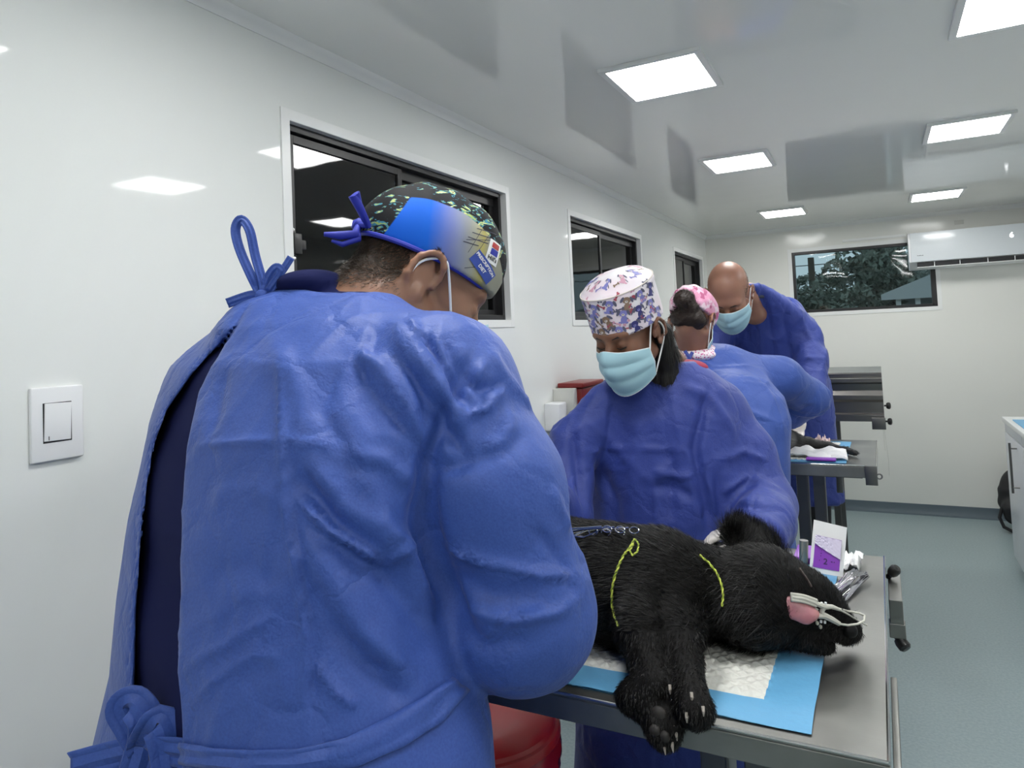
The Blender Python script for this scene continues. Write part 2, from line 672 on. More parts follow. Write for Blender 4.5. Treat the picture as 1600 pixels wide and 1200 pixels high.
for i, (a, c) in enumerate(wins): side_window(i + 1, a, c)
root = bpy.data.objects.new('window_4', None); C.objects.link(root); root.location = (1.2, D, bz0); struct(root)
b = MB(); t = .03
for (x0, z0, x1, z1) in ((bx0 - t, bz0 - t, bx0, bz1 + t), (bx1, bz0 - t, bx1 + t, bz1 + t), (bx0, bz1, bx1, bz1 + t), (bx0, bz0 - t, bx1, bz0)):
    b.box((x0, D - .004, z0), (x1, D, z1))
b.build('trim', M['trim'], root, smooth=False, bevel=.0008)
b = MB(); q = .022
for (x0, z0, x1, z1) in ((bx0, bz0, bx0 + q, bz1), (bx1 - q - .012, bz0, bx1, bz1), (bx0 + q, bz1 - q, bx1 - q, bz1), (bx0 + q, bz0, bx1 - q, bz0 + q)):
    b.box((x0, D - .002, z0), (x1, D + .05, z1))
b.build('frame', M['black'], root, smooth=False, bevel=.001)
# slightly rippled pane
nx_, nz_ = 60, 30
P = np.zeros((nx_, nz_, 3))
for i in range(nx_):
    for j in range(nz_):
        x = bx0 + q + (bx1 - bx0 - 2 * q) * i / (nx_ - 1); z = bz0 + q + (bz1 - bz0 - 2 * q) * j / (nz_ - 1)
        P[i, j] = (x, D + .02 + .0012 * noise.noise(Vector((x * 4, 0, z * 6))), z)
MB().grid(P).build('pane', M['tintback'], root)

# ------------------------------------------------------------------ ceiling lights
LY = [-.55, .83, 2.18, 3.53, 5.33]  # includes unseen panels above and behind the camera, added to light the room
HEAD = {(.75, 2.18): 'square LED ceiling panel nearest the camera, in the row by the left wall windows',
        (.75, 3.53): 'square LED ceiling panel in the middle of the row nearer the left wall',
        (.75, 5.33): 'square LED ceiling panel above the bald surgeon, nearest the corner of the left wall',
        (1.69, 2.18): 'square LED ceiling panel cut off by the top right corner of the view',
        (1.69, 3.53): 'square LED ceiling panel at the right edge, second of the right row',
        (1.69, 5.33): 'square LED ceiling panel just in front of the air conditioner'}
for x in (.75, 1.69):
    for y in LY:
        l_ = HEAD.get((x, y), 'unseen square LED panel added %s in the %s row' % ('just overhead' if y > 0 else 'behind the camera', 'left' if x < 1 else 'right'))
        t = thing('ceiling_light', l_, 'ceiling light', (x, y, H), 'LED panels in the ceiling')
        hw, hl = .155, .175
        b = MB()
        for (x0, y0, x1, y1) in ((-hw, -hl, hw, -hl + .02), (-hw, hl - .02, hw, hl), (-hw, -hl + .02, -hw + .02, hl - .02), (hw - .02, -hl + .02, hw, hl - .02)):
            b.box((x + x0, y + y0, H - .012), (x + x1, y + y1, H))
        b.build('frame', M['trim'], t, smooth=False, bevel=.001)
        MB().box((x - hw + .02, y - hl + .02, H - .008), (x + hw - .02, y + hl - .02, H - .002)).build('diffuser', M['led'], t, smooth=False)

# ------------------------------------------------------------------ light switch
t = thing('light_switch', 'large square white light switch on the left wall', 'light switch', (0, .734, 1.379))
MB().box((0, .689, 1.314), (.009, .779, 1.444), bev=.0025).build('plate', M['white'], t)
MB().box((.009, .708, 1.346), (.0095, .757, 1.416)).build('recess', M['darkgap'], t, smooth=False)
b = MB().box((.0095, .7095, 1.349), (.012, .755, 1.415), bev=.0007, rot=Matrix.Translation((.009, .73, 1.38)) @ Matrix.Rotation(math.radians(-1.5), 4, 'X') @ Matrix.Translation((-.009, -.73, -1.38)))
ro = b.build('rocker', M['white'], t)
MB().box((.0121, .7155, 1.351), (.0124, .7168, 1.358)).build('marker', M['blackplastic'], ro, smooth=False)

# ------------------------------------------------------------------ air conditioner
ax0, ax1, ay, az0, az1 = 1.54, 2.34, 6.03, 1.915, 2.137
t = thing('air_conditioner', 'long white wall air conditioner beside the back window', 'air conditioner', ((ax0 + ax1) / 2, D, az0))
prof = [(D, az1), (ay + .03, az1), (ay + .004, az1 - .01), (ay, az1 - .02), (ay, az0 + .04), (ay + .004, az0), (ay + .02, az0 - .002), (ay + .09, az0 - .05), (D, az0 - .05)]
b = MB()
P = np.array([[(x, y, z) for y, z in prof] for x in (ax0, ax1)]); b.grid(P)
for x in (ax0, ax1): b.add([(x, y, z) for y, z in prof], [tuple(range(len(prof)))])
M['acw'] = mat('air_conditioner_white', (.70, .74, .77), .18)
b.build('body', M['white'], t, bevel=.002)
MB().box((ax0 + .012, ay - .006, az0 + .002), (ax1 - .012, ay - .0005, az1 - .004), bev=.002).build('front_panel', M['acw'], t)
MB().box((ax0 + .05, ay + .015, az0 - .033), (ax1 - .05, ay + .065, az0 - .006)).build('vent_slot', M['darkgap'], t, smooth=False)
b = MB().box((ax0 + .05, ay + .002, az0 - .042), (ax1 - .05, ay + .045, az0 - .037), bev=.001)
fl = b.build('flap', M['white'], t)
for x in (1.70, 1.86, 2.03, 2.19): MB().box((x - .002, ay + .006, az0 - .038), (x + .002, ay + .03, az0 - .004)).build('louvre', M['white'], t, smooth=False)
v, f = text_mesh('6', .05, .001)
MB().add([(2.178 + p[0], ay - .0065, 2.055 + p[1]) for p in v], f).build('display', mat('display_glow', (1, 1, 1), .5, emit=(1, 1, 1), es=3), t, smooth=False)
b = MB()
for k, (w_, h_) in enumerate(((.006, .004), (.007, .003), (.006, .005), (.008, .003), (.006, .004))): b.box((1.592 + .0085 * k, ay - .0068, 1.960), (1.592 + .0085 * k + w_, ay - .006, 1.960 + h_))
b.build('logo', M['blackplastic'], t, smooth=False)
o = MB().box((1.09, D - .012, 2.135), (1.535, D, 2.155), bev=.002).build('cable_raceway', M['trim'], loc=(1.3, D, 2.135)); tag(o, 'thin white cable raceway above the back window', 'raceway')
o = MB().box((1.86, D - .004, 2.19), (1.92, D, 2.222), bev=.001).build('wall_plate', M['offwhite'], loc=(1.89, D, 2.2)); tag(o, 'small grey cover plate above the air conditioner', 'wall plate')

# ------------------------------------------------------------------ cabinet on the right
t = thing('base_cabinet', 'white base cabinet with long bar handle at the right edge', 'cabinet', (2.18, 4.4, 0))
M['cab'] = mat('cabinet_white', (.68, .70, .74), .3)
cx = 1.948
MB().box((cx, 3.55, .08), (W - .012, 5.03, .86)).box((cx + .05, 3.55, .0), (W - .06, 5.03, .08)).build('body', M['cab'], t, smooth=False, bevel=.002)
for (a, c) in ((4.47, 5.025), (3.93, 4.462), (3.56, 3.922)):
    dr = MB().box((cx - .020, a, .085), (cx - .001, c, .805), bev=.0015).build('door', M['cab'], t)
    hy = a + .16 if a > 4 else a + .1
    b = MB().tube([(cx - .052, hy, .53), (cx - .052, hy, .80)], .006, 12).tube([(cx - .02, hy, .56), (cx - .052, hy, .56)], .004, 8).tube([(cx - .02, hy, .77), (cx - .052, hy, .77)], .004, 8)
    b.build('handle', M['darksteel'], dr)
    MB().box((cx - .018, a, .812), (cx - .001, c, .862), bev=.001).build('rail', M['cab'], t)
o = MB().box((cx - .028, 3.53, .865), (W - .01, 5.045, .893), bev=.003).build('countertop', M['trim'], loc=(2.18, 4.3, .865)); tag(o, 'white countertop on the base cabinet at the right edge', 'countertop')
M['padblue'] = mat('pad_blue', (.14, .38, .60), .55)
o = MB().box((cx + .0, 4.0, .8935), (W - .05, 4.86, .899), bev=.001).build('absorbent_pad', M['padblue'], loc=(2.2, 4.4, .8935)); tag(o, 'pale blue pad lying on the white countertop', 'pad')
o = MB().box((cx + .045, 4.2, .8995), (W - .09, 4.8, .903), bev=.001).build('folded_drape', M['trim'], loc=(2.2, 4.5, .8995)); tag(o, 'white folded drape on the pale blue countertop pad', 'drape')

# backpack between cabinet and back wall
fb = union([ell((2.12, 5.95, .22), (.15, .10, .20)), ell((2.12, 5.97, .33), (.115, .085, .10)), ell((2.08, 5.87, .15), (.10, .06, .10))], .03)
fbb = lambda P: fb(P) + .004 * np.sin(P[:, 2] * 60) * (P[:, 2] < .3)
v, q = surf(fbb, (1.9, 5.75, -.01), (2.35, 6.12, .5), .012)
v[:, 2] = np.maximum(v[:, 2], .002)
t = thing('backpack', 'black backpack on the floor between cabinet and back wall', 'backpack', (2.12, 5.95, 0))
M['bag'] = mat('black_nylon', (.010, .010, .012), .6)
mesh_obj('body', v, q, M['bag'], t)
MB().tube([(1.985, 5.88, .17), (1.965, 5.87, .10), (1.985, 5.86, .04), (2.04, 5.84, .012), (2.10, 5.83, .010)], .011, 8).build('strap', M['bag'], t)
MB().tube([(2.08, 5.96, .42), (2.09, 5.95, .45), (2.14, 5.95, .45), (2.15, 5.96, .42)], .006, 8).build('handle', M['bag'], t)


# ------------------------------------------------------------------ surgery tables
def rect_frame(b, x0, x1, y0, y1, z0, z1, t):
    b.box((x0, y0, z0), (x1, y0 + t, z1)); b.box((x0, y1 - t, z0), (x1, y1, z1))
    b.box((x0, y0 + t, z0), (x0 + t, y1 - t, z1)); b.box((x1 - t, y0 + t, z0), (x1, y1 - t, z1))
    return b


def table(label, x0, x1, y0, y1, z, colx, ap=.034):
    t = thing('surgery_table', label, 'operating table', ((x0 + x1) / 2, (y0 + y1) / 2, 0), 'stainless steel surgery tables')
    ms = M['steel']
    b = MB().box((x0, y0, z - .004), (x1, y1, z))
    rect_frame(b, x0, x1, y0, y1, z - ap, z - .004, .0025)
    b.build('tabletop', ms, t, smooth=False, bevel=.0022)
    MB().tube([(x1 - .001, y0, z), (x1 - .001, y1, z)], .0022, 8).tube([(x0 + .001, y0 + .001, z), (x1 - .001, y0 + .001, z)], .0018, 8).build('edge_bead', M['chrome'], t)
    ym = (y0 + y1) / 2
    rect_frame(MB(), x0 + .05, x1 - .05, y0 + .05, y1 - .05, z - ap - .012, z - .006, .03).build('under_frame', M['darksteel'], t, smooth=False)
    # lifting post of two square tubes, foot and cross foot
    for cx_ in colx:
        b = MB().box((cx_ - .022, ym - .035, .06), (cx_ + .022, ym + .035, z - ap - .012))
        b.box((cx_ + .018, ym - .037, .06), (cx_ + .024, ym - .033, z - ap - .012))
        b.build('post', M['darksteel'], t, smooth=False, bevel=.002)
    MB().box((colx[0] - .1, ym - .25, .02), (colx[-1] + .1, ym - .19, .06)).box((colx[0] - .1, ym + .19, .02), (colx[-1] + .1, ym + .25, .06)).box((colx[0] - .03, ym - .19, .02), (colx[-1] + .03, ym + .19, .06)).build('base', M['darksteel'], t, smooth=False, bevel=.004)
    for fx in (colx[0] - .08, colx[-1] + .08):
        for fy in (ym - .22, ym + .22):
            MB().lathe([(0, 0), (.022, 0), (.022, .02), (0, .02)], (fx, fy, 0), n=16).build('foot', M['blackplastic'], t)
    return t


T1 = dict(x0=.42, x1=1.293, y0=.847, y1=1.574, z=1.03)
t1 = table('stainless steel surgery table in the foreground, with the black dog on it', colx=(1.03, 1.10), **T1)
# side rail, clamps and black knobs at the right end
def knob(root, c, axis, r=.012, m=None):
    b = MB(); n = 10
    b.lathe([(.0, 0), (.005, 0), (.005, .010), (r * .8, .012), (r, .018), (r, .028), (r * .7, .032), (0, .033)], c, axis, 16)
    return b.build('knob', M['blackplastic'], root)


b = MB().box((1.296, 1.43, .955), (1.318, 1.60, .998)); b.box((1.294, 1.43, .93), (1.320, 1.455, .956))
cl = b.build('corner_bracket', M['steel'], t1, smooth=False, bevel=.0015)
knob(cl, (1.296, 1.545, 1.0), (.5, -.4, .7), .010)
knob(cl, (1.30, 1.445, .934), (.6, -.5, -.6), .011)
MB().box((1.240, 1.575, 1.008), (1.291, 1.592, 1.024), bev=.001).build('end_socket', M['blackplastic'], t1)
MB().box((1.295, .86, .965), (1.303, 1.13, .995), bev=.001).build('side_rail', M['steel'], t1)
MB().box((.7, 1.575, 1.0), (1.24, 1.592, 1.022), bev=.001).build('far_rail', M['steel'], t1)

T2 = dict(x0=.25, x1=1.271, y0=2.90, y1=3.52, z=.963)
t2 = table('stainless steel surgery table where the bald surgeon works, behind the first', colx=(.985, 1.05), ap=.045, **T2)
cl = MB().box((1.232, 2.887, .895), (1.272, 2.901, .965), bev=.001).build('corner_bracket', M['darksteel'], t2)
a_ = [(1.278 + .009 * math.cos(k * .6), 2.892, .928 + .009 * math.sin(k * .6)) for k in range(12)]
MB().tube(a_, .0028, 8).build('ring', M['darksteel'], cl)
MB().box((1.10, 3.44, .74), (1.125, 3.48, .92), bev=.002).build('hanging_arm', M['darksteel'], t2)

# third table with deep tray against the back wall
t3 = thing('tray_table', 'deep stainless tray table with black knobs, nearest the back wall', 'operating table', (.75, 4.8, 0))
x0, x1, y0, y1 = .25, 1.305, 4.5, 5.1; zt = 1.165
b = MB()
prof = [(y1, zt + .03), (y0 + .03, zt + .03), (y0 + .03, zt + .0), (y0, zt), (y0, zt - .022), (y0 + .012, zt - .03), (y0 + .02, zt - .07), (y0 + .004, zt - .095), (y0 + .004, zt - .12), (y0 + .02, zt - .135), (y0 + .02, zt - .20), (y0 + .002, zt - .205), (y0 + .002, zt - .245), (y0 + .05, zt - .245), (y1, zt - .20)]
P = np.array([[(x, y, z) for y, z in prof] for x in (x0, x1)]); b.grid(P)
for x in (x0, x1): b.add([(x, y, z) for y, z in prof], [tuple(range(len(prof)))])
M['traysteel'] = mat('tray_steel', (.22, .21, .20), .28, 1)
b.build('body', M['traysteel'], t3, smooth=False, bevel=.002)
MB().box((x0, y0 - .002, zt - .004), (x1, y0 + .034, zt + .002)).box((x0, y0 + .034, zt + .03), (x1, y1, zt + .034)).build('top_rim', M['steel'], t3, smooth=False, bevel=.001)
MB().box((1.24, 4.475, .88), (1.31, 4.5, .945), bev=.002).build('clamp_block', M['darksteel'], t3)
knob(t3, (1.308, 4.52, 1.01), (1, -.2, 0), .019); knob(t3, (1.31, 4.49, .925), (1, -.2, 0), .019)
for yy in (4.56, 5.02):
    for xx in (.33, 1.03):
        MB().box((xx - .018, yy - .018, 0), (xx + .018, yy + .018, .93)).box((xx + .012, yy - .021, 0), (xx + .020, yy - .017, .92)).build('leg', M['darksteel'], t3, smooth=False, bevel=.002)
b = MB()
b.tube([(1.30, 4.5, .90), (1.305, 4.49, .80), (1.312, 4.5, .70), (1.309, 4.5, .62)], .0016, 6); b.tube([(1.295, 4.5, .90), (1.296, 4.49, .82), (1.298, 4.5, .76)], .0016, 6)
b.build('hanging_cord', M['offwhite'], t3)

# ------------------------------------------------------------------ pads on the tables
def puff(name, label, x0, x1, y0, y1, z, bw, seed, cat='absorbent pad'):
    nx, ny = 230, 210
    P = np.zeros((nx, ny, 3)); mi = []
    for i in range(nx):
        for j in range(ny):
            x = x0 + (x1 - x0) * i / (nx - 1); y = y0 + (y1 - y0) * j / (ny - 1)
            inn = min(x - x0 - bw, x1 - bw - x, y - y0 - bw, y1 - bw - y)
            u = (x + y) / .022; v_ = (x - y) / .022
            q = .0030 * (abs(math.sin(u * math.pi)) * abs(math.sin(v_ * math.pi))) if inn > 0 else 0
            wv = .0022 * (noise.noise(Vector((x * 9, y * 9, seed))) + .5) + .0012 * abs(noise.noise(Vector((x * 30, y * 22, seed + 4))))
            e = min(x - x0, x1 - x, y - y0, y1 - y)
            P[i, j] = (x + .003 * noise.noise(Vector((y * 8, seed, 0))), y + .003 * noise.noise(Vector((x * 8, seed + 3, 0))), z + .0012 + q + wv + (.0018 if inn > 0 else 0) * min(1, max(inn, 0) / .01))
    for i in range(nx - 1):
        for j in range(ny - 1):
            x = x0 + (x1 - x0) * (i + .5) / (nx - 1); y = y0 + (y1 - y0) * (j + .5) / (ny - 1)
            inn = min(x - x0 - bw, x1 - bw - x, y - y0 - bw, y1 - bw - y)
            mi.append(1 if inn > 0 else 0)
    b = MB().grid(P); b.m = mi
    b.box((x0 + .002, y0 + .002, z + .0002), (x1 - .002, y1 - .002, z + .001), 0)
    t = b.build(name, [M['padb'], M['padw']], loc=((x0 + x1) / 2, (y0 + y1) / 2, z))
    return tag(t, label, cat)


M['padb'] = mat('pad_border_blue', (.12, .36, .60), .5)
n1 = nd(M['padb'], 'ShaderNodeTexNoise', i_Scale=60, i_Detail=3); lk(M['padb'], coords(M['padb']), n1.inputs['Vector']); bump(M['padb'], n1.outputs[0], .4, .003)
M['padw'] = mat('pad_fibre_white', (.70, .70, .65), .8)
pw = M['padw']; wv = []
for ang in (45, -45):
    mp = nd(pw, 'ShaderNodeMapping'); mp.inputs['Rotation'].default_value = (0, 0, math.radians(ang)); tcw = nd(pw, 'ShaderNodeTexCoord'); lk(pw, tcw.outputs['Object'], mp.inputs[0])
    wn_ = nd(pw, 'ShaderNodeTexWave', i_Scale=28, i_Distortion=.6); lk(pw, mp.outputs[0], wn_.inputs['Vector']); wv.append(wn_)
mxw = nd(pw, 'ShaderNodeMath', operation='MAXIMUM'); lk(pw, wv[0].outputs['Fac'], mxw.inputs[0]); lk(pw, wv[1].outputs['Fac'], mxw.inputs[1])
bump(pw, mxw.outputs[0], .55, .003)
puff('absorbent_pad', 'white quilted pad with blue border under the black dog', .55, 1.215, .868, 1.465, T1['z'], .058, 1)
puff('absorbent_pad', 'blue bordered pad under the black animal on the second surgery table', .5, 1.17, 2.915, 3.45, T2['z'], .04, 5)

# ------------------------------------------------------------------ things on table 1
# upright packet
M['paper'] = mat('packet_paper', (.80, .80, .80), .5)
M['purple'] = mat('packet_purple', (.26, .06, .46), .35)
M['clearfilm'] = mat('clear_film', (.75, .68, .85), .12)
t = thing('suture_packet', 'white and purple suture packet standing upright behind the dog head', 'suture packet', (1.2, 1.42, 1.035))
c00 = np.array([1.168, 1.42, 1.036]); c10 = np.array([1.225, 1.414, 1.022 + .012]); c01 = np.array([1.180, 1.44, 1.127]); c11 = np.array([1.236, 1.434, 1.118])
def bil(u, v, off=0):
    p = (c00 * (1 - u) + c10 * u) * (1 - v) + (c01 * (1 - u) + c11 * u) * v
    return p + np.array([0, -1, .15]) * (off + .002 * math.sin(3 * u + 2 * v))
b = MB()
for o_ in (0, -.0012):
    P = np.array([[bil(i / 12, j / 16, o_) for j in range(17)] for i in range(13)])
    if o_: P = P[::-1]
    b.grid(P)
b.build('sheet', M['paper'], t)
MB().grid(np.array([[bil(.10 + .78 * i / 12, .10 + .62 * j / 16, .0012) for j in range(17)] for i in range(13)])).build('purple_card', M['purple'], t)
P = np.array([[bil(.10 + .78 * i / 14, .72 - (.16 + .22 * i / 14) * j / 8, .003 + .0025 * abs(math.sin(i * 2.3 + j * 1.7))) for j in range(9)] for i in range(15)])
MB().grid(P).build('peeled_film', M['clearfilm'], t)
M['inkp'] = mat('packet_ink', (.05, .02, .10), .5)
b = MB()
v, f = text_mesh('2', .015, .0003)
b.add([tuple(bil(.46 + p[0] / .058, .24 + p[1] / .093, .0018)) for p in v], f)
for (uu, vv, ww) in ((.30, .38, .03), (.30, .33, .02), (.62, .25, .05), (.70, .25, .03), (.27, .24, .02), (.31, .43, .015)):
    b.add([tuple(bil(uu, vv, .0018)), tuple(bil(uu + ww, vv, .0018)), tuple(bil(uu + ww, vv + .02, .0018)), tuple(bil(uu, vv + .02, .0018))], [(0, 1, 2, 3)])
b.build('printing', M['inkp'], t, smooth=False)
# opened paper wrapper + foil strips
def crumple(name, label, cat, pts, m, amp, seed, loc, n=(22, 14)):
    a, b_, c, d = [np.array(p, float) for p in pts]
    P = np.zeros((n[0], n[1], 3))
    for i in range(n[0]):
        for j in range(n[1]):
            u = i / (n[0] - 1); v = j / (n[1] - 1)
            p = (a * (1 - u) + b_ * u) * (1 - v) + (d * (1 - u) + c * u) * v
            q = noise.noise(Vector((u * 4, v * 3, seed))); q2 = abs(noise.noise(Vector((u * 8 + 5, v * 7, seed))))
            P[i, j] = p + np.array([.2 * q, .3 * q2, 1]) * amp * (abs(q) + q2)
    o = MB().grid(P).build(name, m, loc=loc, solid=.0006)
    return tag(o, label, cat)


z1 = T1['z'] + .0015
crumple('paper_wrapper', 'opened white paper wrapper lying behind the upright purple packet', 'wrapper', [(1.17, 1.452, z1), (1.25, 1.462, z1), (1.258, 1.53, z1 + .008), (1.185, 1.55, z1)], M['paper'], .02, 3, (1.21, 1.5, z1))
M['foil'] = mat('foil', (.55, .54, .58), .2, 1)
crumple('foil_strip', 'silver foil strip between the dog snout and the purple packet', 'foil strip', [(1.185, 1.26, z1), (1.20, 1.24, z1), (1.262, 1.41, z1 + .012), (1.242, 1.43, z1 + .01)], M['foil'], .010, 8, (1.22, 1.33, z1), (20, 6))
crumple('foil_strip', 'narrow silver foil strip closest to the table end, beside the other foil', 'foil strip', [(1.215, 1.25, z1), (1.222, 1.245, z1), (1.268, 1.42, z1 + .005), (1.262, 1.43, z1 + .008)], M['foil'], .008, 12, (1.24, 1.33, z1), (20, 5))
o = MB().box((1.135, 1.475, z1), (1.175, 1.56, z1 + .012), bev=.002).build('suture_box', M['purple'], loc=(1.15, 1.52, z1)); tag(o, 'flat purple packet lying on the table behind the upright packet', 'suture packet')
o = MB().tube([(1.155, 1.458, z1), (1.158, 1.458, z1 + .05)], [.008, .008], 16).build('metal_capsule', M['steel'], loc=(1.155, 1.458, z1)); tag(o, 'small steel cylinder standing at the left of the upright packet', 'canister')

# things on table 2
z2 = T2['z'] + .006
crumple('paper_wrapper', 'long white wrapper beside the stretched black leg on the second table', 'wrapper', [(.70, 2.98, z2), (1.175, 2.965, z2), (1.165, 3.07, z2 + .018), (.72, 3.12, z2 + .01)], M['paper'], .028, 5, (.9, 3.03, z2), (40, 14))
o = MB().box((1.03, 2.922, z2 + .002), (1.135, 2.962, z2 + .010), bev=.002).build('suture_packet', M['purple'], loc=(1.08, 2.94, z2)); tag(o, 'flat purple packet at the near edge of the second table', 'suture packet')

# ------------------------------------------------------------------ red bin under table, red sharps container on wall
M['red'] = mat('red_plastic', (.42, .012, .018), .3)
M['darkred'] = mat('container_red', (.20, .012, .012), .35)
M['redbag'] = mat('red_film', (.30, .006, .02), .16)
bc = (.425, 1.455)
t = thing('waste_bin', 'round red lidded bin with a red bag, on the floor under the table', 'bin', (*bc, 0))
MB().lathe([(0, 0), (.13, 0), (.165, .55), (.168, .56), (.160, .56), (.125, .01), (0, .01)], (*bc, 0), n=48).build('bucket', M['red'], t)
MB().lathe([(0, .612), (.10, .612), (.150, .606), (.168, .598), (.172, .590), (.180, .588), (.183, .580), (.183, .570), (.178, .566), (.172, .575), (0, .58)], (*bc, 0), n=64).build('lid', M['red'], t)
P = np.zeros((90, 26, 3))
for i in range(90):
    for j in range(26):
        a = 2 * math.pi * i / 90; z = .572 - .32 * j / 25
        r = .174 + .010 * math.sin(j * .5) + .012 * noise.noise(Vector((math.cos(a) * 4, math.sin(a) * 4, z * 14))) + .008 * abs(noise.noise(Vector((math.cos(a) * 11, math.sin(a) * 11, z * 26))))
        P[i, j] = (bc[0] + r * math.cos(a), bc[1] + r * math.sin(a), z)
MB().grid(P, closed_u=True).build('bag', M['redbag'], t)
t = thing('sharps_container', 'dark red sharps container on the left wall behind the assistant', 'sharps container', (.09, 3.0, 1.1))
MB().box((.012, 2.915, 1.08), (.125, 3.16, 1.255), bev=.008).build('body', M['darkred'], t)
MB().box((.008, 2.905, 1.255), (.132, 3.17, 1.276), bev=.005).build('lid', M['darkred'], t)
MB().box((.0, 2.87, 1.12), (.10, 2.912, 1.255), bev=.004).build('bracket', M['offwhite'], t)
o = MB().box((.0, 2.77, 1.08), (.07, 2.86, 1.20), bev=.006).build('wall_dispenser', M['white'], loc=(0, 2.8, 1.08)); tag(o, 'small white dispenser on the left wall beside the red container', 'dispenser')

# ------------------------------------------------------------------ outside
GZ = -.9
M['soil'] = mat('ground', (.10, .11, .08), .9)
struct(MB().box((-40, -10, GZ - .1), (40, 60, GZ)).build('ground', M['soil'], smooth=False, loc=(0, 0, GZ)))
M['leaf'] = mat('leaves', (.06, .10, .055), .6)
noisy(M['leaf'], (.10, .13, .105), (.25, .29, .24), 1.6, 3)
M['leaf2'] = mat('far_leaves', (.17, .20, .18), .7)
M['bark'] = mat('bark', (.09, .075, .06), .9)


def tree(label, x, y, h, r, seed, zc=None, n=2600, ls=.13, top=9, mat_='leaf'):
    rg = np.random.default_rng(seed)
    t = thing('leafy_tree', label, 'tree', (x, y, GZ), 'trees outside the back window')
    MB().tube([(x, y, GZ), (x + .1, y, GZ + h * .35), (x - .05, y + .1, GZ + h * .7)], [.16, .12, .06], 10).build('trunk', M['bark'], t)
    v = []; f = []
    cl = [(rg.normal(0, .45, 3) * np.array([r, r, r * .8]), r * rg.uniform(.3, .55)) for _ in range(26)]
    for i in range(n):
        c, cr = cl[rg.integers(len(cl))]
        d = rg.normal(0, 1, 3); d /= np.linalg.norm(d)
        p = np.array([x, y, (zc or GZ + h - r)]) + c + d * cr * rg.uniform(.75, 1.0)
        if p[2] < GZ + .1 or p[2] > top - .25 * ((p[0] - x) / r) ** 2 + rg.normal(0, .06): continue
        a = rg.normal(0, 1, 3); a /= np.linalg.norm(a); b_ = np.cross(a, rg.normal(0, 1, 3)); b_ /= np.linalg.norm(b_)
        k = len(v); s = ls * rg.uniform(.5, 1.1)
        v += [p - a * s, p + b_ * s * .45, p + a * s, p - b_ * s * .45]; f.append((k, k + 1, k + 2, k + 3))
    mesh_obj('crown', v, f, M[mat_], t)


tree('dark broad tree outside the back window, the tallest, behind the air conditioner corner', 1.45, 17, 4.6, .75, 1, zc=2.6, n=5200, top=3.6, ls=.10)
tree('bushy tree outside the back window, farthest to the left', -.75, 17.5, 3.6, .95, 2, zc=1.6, n=5200, top=2.68, ls=.10)
tree('bushy tree outside the back window, between the pole and the tall tree', .35, 18.5, 3.6, .95, 3, zc=1.6, n=5200, top=2.62, ls=.10)
tree('low shrubby tree outside the back window, beside the small house', 1.1, 15.2, 3.0, .7, 4, zc=1.5, n=3800, top=2.25, ls=.08)
tree('spreading tree far behind the pole outside the back window', -.4, 24, 4.0, 1.8, 5, zc=1.6, n=6200, ls=.16, top=3.0, mat_='leaf2')
tree('spreading tree far behind the tall one outside the back window', 2.6, 25, 4.2, 1.8, 6, zc=1.7, n=5200, ls=.16, top=3.5, mat_='leaf2')
o = MB().tube([(-.13, 19.3, GZ), (-.13, 19.3, 3.16)], [.10, .075], 12).build('utility_pole', M['bark'], loc=(-.13, 19.3, GZ)); tag(o, 'dark utility pole among the trees outside the back window', 'pole')
M['house'] = mat('house_wall', (.34, .37, .38), .8); M['roof'] = mat('house_roof', (.55, .57, .58), .7)
hx = 1.62; hy = 14.5
t = thing('small_house', 'small pale house with a porch outside the back window', 'house', (hx + 1.2, hy, GZ))
MB().box((hx, hy + .6, GZ), (hx + 2.6, hy + 3, 2.0)).build('wall', M['house'], t, smooth=False)
MB().add([(hx - .25, hy - .3, 1.95), (hx + 1.3, hy - .3, 2.55), (hx + 2.9, hy - .3, 1.95), (hx - .25, hy + 3.2, 1.95), (hx + 1.3, hy + 3.2, 2.55), (hx + 2.9, hy + 3.2, 1.95), (hx - .25, hy - .3, 1.85), (hx + 2.9, hy - .3, 1.85)],
         [(0, 1, 4, 3), (1, 2, 5, 4), (0, 6, 7, 2, 1)]).build('roof', M['roof'], t, smooth=False)
for xx in (hx + .02, hx + .32, hx + .75, hx + 1.3):
    MB().box((xx - .04, hy - .2, GZ), (xx + .04, hy - .12, 1.9)).build('porch_post', M['trim'], t, smooth=False)
b = MB().tube([(-14, 19.45, 3.03), (-.13, 19.45, 2.98), (14, 19.45, 3.1)], .012, 6)
o = b.build('power_line', M['black'], loc=(-.13, 19.3, 2.98)); tag(o, 'thin power line crossing the sky outside the back window', 'cable')
# dark neighbouring shed seen faintly through the left windows
t = thing('neighbouring_shed', 'dim grey shed close outside the left windows', 'shed', (-2.6, 4.5, GZ))
M['shed'] = mat('shed_board', (.055, .055, .05), .8)
MB().box((-3.2, -2.5, GZ), (-2.2, 9.0, 2.3)).build('wall', M['shed'], t, smooth=False)
MB().add([(-2.0, -2.6, 2.3), (-2.0, 9.1, 2.3), (-3.4, 9.1, 3.4), (-3.4, -2.6, 3.4)], [(0, 1, 2, 3)]).build('roof', M['black'], t, smooth=False, solid=.04)
